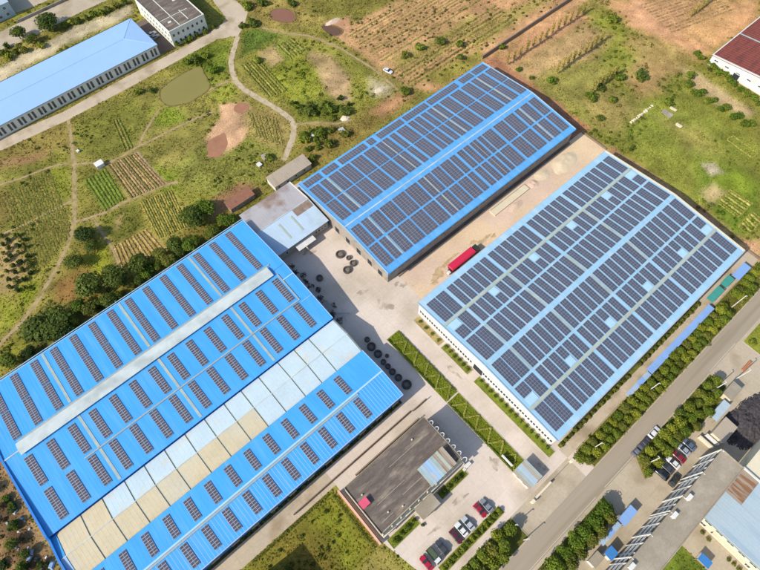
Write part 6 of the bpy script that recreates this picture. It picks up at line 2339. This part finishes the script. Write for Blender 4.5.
# red lorry
lr = empty('lorry', 'red tipper lorry in the sandy yard between the two solar factories', 'lorry', (86.5, 57.0, 0.04), 0.0)
M['lorry_red'] = mat('lorry_red_paint', A(224, 46, 84), 0.45, 0.05, 0.8, spec=0.4)
M['lorry_red2'] = mat('lorry_dark_red', A(150, 24, 50), 0.5, 0.08, 0.8)
mb = MB()
mb.hexa([(-5.6, -1.15, 1.0), (5.4, -1.15, 1.0), (5.4, 1.15, 1.0), (-5.6, 1.15, 1.0), (-5.8, -1.3, 2.5), (5.6, -1.3, 2.5), (5.6, 1.3, 2.5), (-5.8, 1.3, 2.5)])
tb = mb.build('tipper_body', M['lorry_red2'], lr)
mb = MB()
mb.hexa([(-5.9, -1.38, 2.5), (5.7, -1.38, 2.5), (5.7, 1.38, 2.5), (-5.9, 1.38, 2.5), (-5.7, -0.9, 2.75), (5.5, -0.9, 2.75), (5.5, 0.9, 2.75), (-5.7, 0.9, 2.75)])
mb.build('tarpaulin', M['lorry_red'], tb)
for k in range(8):
    for s in (-1, 1):
        mb = MB()
        x = -5.2 + k * 1.45
        mb.box(x, x + 0.12, s * 1.33 - 0.05, s * 1.33 + 0.05, 1.05, 2.48)
        mb.build('side_rib', M['lorry_red2'], tb)
mb = MB()
mb.box(-6.2, 7.4, -0.5, 0.5, 0.65, 0.98)
mb.build('chassis', M['black'], lr)
mb = MB()
mb.hexa([(6.0, -1.2, 0.5), (8.0, -1.2, 0.5), (8.0, 1.2, 0.5), (6.0, 1.2, 0.5), (6.05, -1.15, 2.5), (7.7, -1.15, 2.5), (7.7, 1.15, 2.5), (6.05, 1.15, 2.5)])
cb = mb.build('cab', mat('lorry_cab_dark', (0.03, 0.035, 0.03), 0.4, 0.1, 1.0), lr)
mb = MB()
mb.hexa([(7.83, -1.0, 1.5), (7.9, -1.0, 1.5), (7.9, 1.0, 1.5), (7.83, 1.0, 1.5), (7.7, -1.0, 2.3), (7.76, -1.0, 2.3), (7.76, 1.0, 2.3), (7.7, 1.0, 2.3)])
mb.build('windscreen', M['glass'], cb)
mb = MB()
mb.box(-7.4, -6.3, -1.1, -0.1, 0.6, 1.5)
mb.build('tail_box', M['white'], lr)
wm = MB()
wm.tube((0, -0.2, 0), (0, 0.2, 0), 0.5, n=16)
wm = wm.mesh('wheel', M['black'])
for x in (-5.0, -3.8, -2.6, 3.6, 6.9):
    for s in (-1, 1):
        obj('wheel', wm, lr, (x, s * 1.05, 0.5))

# ------------------------------------------------------------------ coils and clutter in the yard
def coil(label, x, y, R, h, group='steel coils in the yard'):
    r = empty('wire_coil', label, 'coil', (x, y, 0.034), random.uniform(0, 6), group)
    mb = MB()
    n = max(3, int(h / 0.11))
    rr = random.Random(int(x * 10))
    for i in range(n):
        mb.torus((rr.uniform(-.03, .03), rr.uniform(-.03, .03), 0.06 + i * h / n), R * 0.86 + rr.uniform(-.04, .04), 0.11, 28, 6)
        mb.torus((rr.uniform(-.03, .03), rr.uniform(-.03, .03), 0.06 + i * h / n), R * 0.68 + rr.uniform(-.04, .04), 0.12, 24, 6)
    mb.build('winding', M['coil'], r)
    mb = MB()
    mb.tube((0, 0, 0), (0, 0, h * 0.6), R * 0.5, n=20)
    mb.build('core', mat('coil_core_%d' % int(x * 100), (0.16, 0.13, 0.11), 0.8, 0.3, 2.0), r)


for lb, x, y, R in (('largest dark coil standing in the sun by the grey factory wall', 56.3, 87.5, 1.75), ('small coil touching the largest one in the sun', 57.6, 84.4, 0.9), ('dark coil in the sun nearest the grey wall', 57.4, 81.6, 1.35), ('wide coil at the front of the four in the sun', 54.1, 80.9, 1.6)):
    coil(lb, x, y, R, 0.7)
for k, (x, y, R) in enumerate([(42.3, 56.4, 0.9), (41.7, 53.6, 1.5), (41.7, 50.3, 1.4), (41.2, 47.1, 0.95), (41.3, 45.0, 0.9), (41.2, 42.7, 1.15), (41.3, 40.0, 1.2), (41.7, 36.6, 1.65)]):
    coil('dark coil in the shade along the left blue factory end, %s from the yard' % ordn(k + 1), x, y, R, 0.8)
coil('small coil standing apart from the shaded line', 43.4, 47.9, 0.6, 0.6)
rr = random.Random(3)
for k in range(11):
    y = 95 - k * 2.7
    r0 = empty('scrap_heap', 'heap of dark machine parts by the shaded factory end, %s from the shed' % ordn(k + 1), 'scrap', (39.6 + rr.uniform(0, 2.6), y, 0.034), rr.uniform(0, 6), 'scrap along the factory end')
    mb = MB()
    for i in range(7):
        a = [rr.uniform(-1.1, 1.1) for _ in range(2)]
        b = [rr.uniform(-1.1, 1.1) for _ in range(2)]
        mb.tube((a[0], a[1], rr.uniform(0.1, 0.7)), (b[0], b[1], rr.uniform(0.1, 0.9)), rr.uniform(0.08, 0.22), n=7)
    mb.build('pipe', M['coil'], r0)
    mb = MB()
    for i in range(4):
        x, yy = rr.uniform(-0.9, 0.6), rr.uniform(-0.9, 0.6)
        s = rr.uniform(0.3, 0.7)
        mb.box(x, x + s, yy, yy + s * rr.uniform(0.7, 1.6), 0, s * rr.uniform(0.5, 1.2))
    mb.build('casing', M['black'] if k % 2 else M['wall_grey'], r0)
coil('coil half hidden among the scrap in the shade', 44.8, 84.7, 1.2, 1.1)
# crane jib lying among the scrap
mb = MB()
mb.tube((40.2, 70.5, 0.8), (44.0, 67.2, 0.9), 0.12, n=6)
mb.tube((40.4, 70.9, 0.5), (44.1, 67.6, 0.5), 0.1, n=6)
mb.tube((41.3, 66.0, 0.3), (43.0, 70.4, 1.2), 0.09, n=6)
tag(mb.build('steel_frame', M['metal']), 'pale steel frame lying in the shade near the cream roof', 'steel frame')
mb = MB()
mb.box(38.2, 40.6, 71.8, 75.5, 0.034, 2.2)
mb.box(38.0, 40.8, 71.6, 75.7, 2.2, 2.32)
tag(mb.build('tool_cabin', M['wall_grey']), 'small grey cabin in the shade of the blue factory end', 'cabin')
# slab and sand in the service yard
mb = MB()
mb.box(109.6, 128.5, 62.6, 65.2, 0.03, 0.55)
mb.box(109.9, 128.2, 65.3, 65.6, 0.03, 0.8)
tag(mb.build('concrete_slab', M['slab']), 'long pale slab lying beside the middle factory', 'slab')
def heap(name, label, cat, x, y, rx, ry, h, m_, seed, n=22, group=None):
    r = np.random.default_rng(seed)
    u = np.linspace(-1, 1, n)
    U, V = np.meshgrid(u, u, indexing='ij')
    rad = np.hypot(U, V)
    nz = fbm(U * 4 + seed * 10, V * 4, 0.8, seed)
    edge = 0.75 + 0.35 * fbm(np.cos(np.arctan2(V, U)) * 2 + seed, np.sin(np.arctan2(V, U)) * 2, 1.0, seed + 3)
    Z = h * np.clip(1 - (rad / edge) ** 1.6, 0, 1) * (0.45 + nz) - 0.02
    Z += (0.3 if name == 'coal_heap' else 0.12) * h * (r.random(Z.shape) - 0.5) * (Z > 0.05)
    idn = np.arange(n * n).reshape(n, n)
    q = np.stack([idn[:-1, :-1].ravel(), idn[1:, :-1].ravel(), idn[1:, 1:].ravel(), idn[:-1, 1:].ravel()], 1)
    zz_ = Z.ravel()
    q = q[(zz_[q] > 0.0).any(1)]
    v = np.stack([U.ravel() * rx, V.ravel() * ry, zz_], 1)
    o = obj(name, np_mesh(name, v, q, m_), None, (x, y, 0.034))
    tag(o, label, cat, group)
    return o


heap('sand_heap', 'pale sand heap at the far end of the sandy yard', 'sand heap', 148.5, 62.0, 7.5, 4.0, 1.0, M['sand'], 2)
heap('sand_heap', 'low pale heap between slab and far sand heap', 'sand heap', 137.5, 64.0, 4.0, 2.6, 0.6, M['sand'], 4)
heap('sand_heap', 'brownish soil heap beside the long slab', 'soil heap', 119.0, 60.6, 4.2, 1.6, 0.5, M['gravel'], 5)
heap('sand_heap', 'small soil heap at the far end of the long slab', 'soil heap', 131.5, 63.2, 2.6, 2.2, 0.6, M['gravel'], 6)
heap('coal_heap', 'large black coal heap beyond the grey hut', 'coal heap', 114.0, -42.0, 13.0, 6.5, 2.2, M['coal'], 12, 70)
heap('coal_heap', 'smaller black coal heap close to the grey shed', 'coal heap', 108.5, -37.2, 5.0, 2.6, 1.2, M['coal'], 13, 40)
heap('rubble_heap', 'pale rubble heap near the top of the garden fields', 'rubble', *G(345, 118), 2.2, 1.6, 0.7, M['slab'], 15)
heap('rubble_heap', 'pale rubbish patch on the bare ground by the garden fields', 'rubble', *G(379, 90), 2.6, 1.4, 0.3, M['sand'], 16)
heap('rubble_heap', 'pink earth bank at the pond by the ploughed field', 'soil heap', *G(332, 22), 4.5, 1.6, 0.7, M['gravel'], 17)
def stain(x, y, rx, ry, m_, seed, z=0.04):
    rr_ = random.Random(seed)
    ph = [rr_.uniform(0, 6.28) for _ in range(5)]
    pts = []
    for i in range(48):
        t = 2 * math.pi * i / 48
        k = 0.7 + 0.18 * math.sin(2 * t + ph[0]) + 0.14 * math.sin(3 * t + ph[1]) + 0.12 * math.sin(5 * t + ph[2]) + 0.08 * math.sin(9 * t + ph[3]) + rr_.uniform(-0.05, 0.05)
        pts.append((x + rx * k * math.cos(t), y + ry * k * math.sin(t)))
    o_ = sheet('soil_stain', pts, z, m_)


M['stain'] = mat('damp_soil', A(196, 168, 122), 0.95, 0.2, 0.4, c2=A(216, 188, 150), c2_scale=0.5, c2_lo=0.45, c2_hi=0.6, coord='World')
M['stain_grey'] = mat('oily_concrete', A(188, 172, 152), 0.9, 0.2, 0.4, c2=A(212, 196, 176), c2_scale=0.4, c2_lo=0.45, c2_hi=0.6, coord='World')
for k, (x, y, rx, ry) in enumerate([(77, 59, 4.6, 1.9), (81.5, 60.0, 3.4, 1.2), (74, 57.4, 2.4, 1.2), (86, 60.4, 2.6, 0.8), (99, 58.2, 3.6, 1.3), (95.5, 60.0, 2.0, 0.9), (103, 57.0, 2.0, 0.8)]):
    stain(x, y, rx, ry, M['stain'], k, 0.038 + 0.003 * k)
for k, (x, y, rx, ry) in enumerate([(65.0, 63.6, 1.8, 1.1), (67.5, 61.5, 1.1, 0.7), (63.4, 65.6, 1.2, 1.0), (52, 71, 3.2, 1.2), (55, 62, 2.5, 3.5), (49, 96, 3, 2), (56, 30, 0.8, 5), (40, 20, 1, 4), (30, 1.5, 4, 1.0), (45, 2, 1.6, 3), (20, 0.5, 3.0, 0.8), (55, -8, 1.0, 2.4)]):
    stain(x, y, rx, ry, M['stain_grey'], 30 + k, 0.046 + 0.002 * k)
# things left in the fields
for lb, px, py, w, l, h, m_ in (('little pale hut at the corner of the green vegetable beds', 100.5, 166, 2.2, 3.0, 1.6, 'wall_white'), ('small blue grey tank beside the old grey shed', 265.5, 158.5, 2.4, 2.0, 1.2, 'wall_grey'),
                               ('white crate beside the small tank', 259.5, 165.5, 1.6, 1.4, 0.7, 'white'), ('grey concrete remnant in the meadow', 667, 114, 4.2, 2.4, 0.2, 'roof_concrete'), ('pale concrete block in the meadow', 678.5, 126, 2.4, 0.9, 0.4, 'slab'), ('pale plank beside the concrete remnant', 673, 109.5, 2.6, 0.8, 0.3, 'slab'),
                               ('white box at the side of the left track', 78.5, 152, 0.8, 0.8, 0.7, 'white'), ('grey scrap sheet among the bushes below the track bend', 342, 131, 2.2, 2.0, 0.5, 'metal'), ('white sack in the weeds below the track bend', 313, 137, 1.2, 0.9, 0.5, 'white')):
    x, y = G(px, py)
    mb = MB()
    mb.box(-l / 2, l / 2, -w / 2, w / 2, 0, h)
    mb.hexa([(-l / 2 - 0.15, -w / 2 - 0.15, h), (l / 2 + 0.15, -w / 2 - 0.15, h), (l / 2 + 0.15, w / 2 + 0.15, h + 0.1), (-l / 2 - 0.15, w / 2 + 0.15, h + 0.1),
             (-l / 2 - 0.15, -w / 2 - 0.15, h + 0.08), (l / 2 + 0.15, -w / 2 - 0.15, h + 0.08), (l / 2 + 0.15, w / 2 + 0.15, h + 0.18), (-l / 2 - 0.15, w / 2 + 0.15, h + 0.18)])
    nm = lb.split()
    name = 'hut' if 'hut' in nm else 'tank' if 'tank' in nm else 'crate' if 'crate' in nm or 'box' in nm else 'sack' if 'sack' in nm else 'plank' if 'plank' in nm else 'scrap_sheet' if 'scrap' in nm else 'concrete_block'
    o = mb.build(name, M[m_], None, (x, y, 0), (0, 0, random.uniform(-0.1, 0.15)))
    tag(o, lb, name.replace('_', ' '))
# rubble line in the meadow and rubbish behind the blue factory
rr = random.Random(9)
for k in range(12):
    x, y = G(652 - k * 1.9, 106 + k * 1.5)
    s = rr.uniform(0.4, 0.9)
    mb = MB()
    mb.hexa([(-s, -s * .7, 0), (s, -s * .6, 0), (s * .9, s * .7, 0), (-s, s * .6, 0), (-s * .6, -s * .5, s * .7), (s * .7, -s * .4, s * .5), (s * .5, s * .4, s * .6), (-s * .5, s * .3, s * .8)])
    tag(mb.build('rubble_block', M['slab'], None, (x, y, 0), (0, 0, rr.uniform(0, 6))), 'pale rubble block in the line across the meadow, %s from its upper end' % ordn(k + 1), 'rubble', 'rubble line in the meadow')
for k in range(16):
    x, y = rr.uniform(-72, -65.5), 84 - k * 1.4
    s = rr.uniform(0.4, 1.1)
    mb = MB()
    mb.hexa([(-s, -s * .7, 0), (s, -s * .6, 0), (s * .9, s * .7, 0), (-s, s * .6, 0), (-s * .6, -s * .5, s * .7), (s * .7, -s * .4, s * .5), (s * .5, s * .4, s * .6), (-s * .5, s * .3, s * .8)])
    tag(mb.build('rubbish_bag', [M['wall_grey'], M['white'], M['metal'], M['canopy_blue_pale']][k % 4], None, (x, y, 0), (0, 0, rr.uniform(0, 6))), 'pale lump of rubbish behind the left factory, %s from the top' % ordn(k + 1), 'rubbish', 'rubbish behind the left factory')

# ------------------------------------------------------------------ walls
def wall(label, P, h=1.8, t=0.3, m_='brick_wall'):
    mb = MB()
    for i in range(len(P) - 1):
        a, b = np.array(P[i]), np.array(P[i + 1])
        d = (b - a) / np.linalg.norm(b - a)
        nn = np.array([-d[1], d[0]])
        for tt, z0, z1 in ((t / 2, 0, h), (t / 2 + 0.08, h, h + 0.1)):
            p = [a - nn * tt, b - nn * tt, b + nn * tt, a + nn * tt]
            mb.hexa([(*q_, z0) for q_ in p] + [(*q_, z1) for q_ in p])
    tag(mb.build('boundary_wall', M[m_]), label, 'wall')


wall('long grey boundary wall climbing from the middle factory past the saplings', [(166.6, 124), (229, 124.2)], 2.0, 0.4)
wall('low wall closing the far end of the sandy yard', [(165.8, 55.6), (166.0, 67.6)], 0.6, 0.3)
wall('low wall at the far corner of the pale factory', [(165.7, -6.6), (165.6, -11.6), (168.5, -12.0)], 0.8, 0.3)
wall('wall along the far side of the upper road', [G(18, 23), G(33, 16), G(70, -1)], 1.2, 0.3, 'wall_grey')
wall('blue wall strip between rubbish strip and left factory', [(-62.6, 60), (-62.6, 118)], 0.8, 0.2, 'wall_blue')

# ------------------------------------------------------------------ street lamps
def lamp(label, x, y, h, toward):
    r = empty('street_lamp', label, 'street lamp', (x, y, 0), 0.0, 'street lamps')
    mb = MB()
    mb.tube((0, 0, 0), (0, 0, h), 0.16, 0.12, 8)
    mb.build('pole', M['white'], r)
    mb = MB()
    mb.tube((0, 0, h - 0.05), (0, toward * 0.35, h + 0.1), 0.07, 0.05, 6)
    mb.build('arm', M['white'], r)
    mb = MB()
    mb.hexa([(-0.14, toward * 0.3 - 0.1, h + 0.12), (0.14, toward * 0.3 - 0.1, h + 0.12), (0.14, toward * 0.3 + 0.4, h + 0.14), (-0.14, toward * 0.3 + 0.4, h + 0.14),
             (-0.12, toward * 0.3 - 0.1, h + 0.26), (0.12, toward * 0.3 - 0.1, h + 0.26), (0.1, toward * 0.3 + 0.4, h + 0.26), (-0.1, toward * 0.3 + 0.4, h + 0.26)])
    mb.build('lamp_head', M['metal'], r)


lamp('white lamp pole among the roadside trees beside the patchy blue canopy', 96.6, -14.6, 8.6, -1)
lamp('white lamp pole among the roadside trees nearest the gate', 69.8, -14.4, 8.6, -1)
lamp('white lamp pole in the gap of the roadside trees beyond the teal canopies', 142.0, -15.6, 8.6, -1)
lamp('white lamp pole among the trees by the small car park', 78.6, -27.7, 8.6, 1)
lamp('white lamp pole in front of the grey hut by the coal yard', 111.9, -27.7, 8.6, 1)
lamp('white lamp pole standing on the forecourt beside the grey hut', 120.8, -30.4, 8.6, 1)
lamp('white lamp pole at the car park end tree', 36.3, -13.2, 6.0, -1)
lamp('white lamp pole by the kerb below the car park', 36.0, -17.6, 6.0, -1)
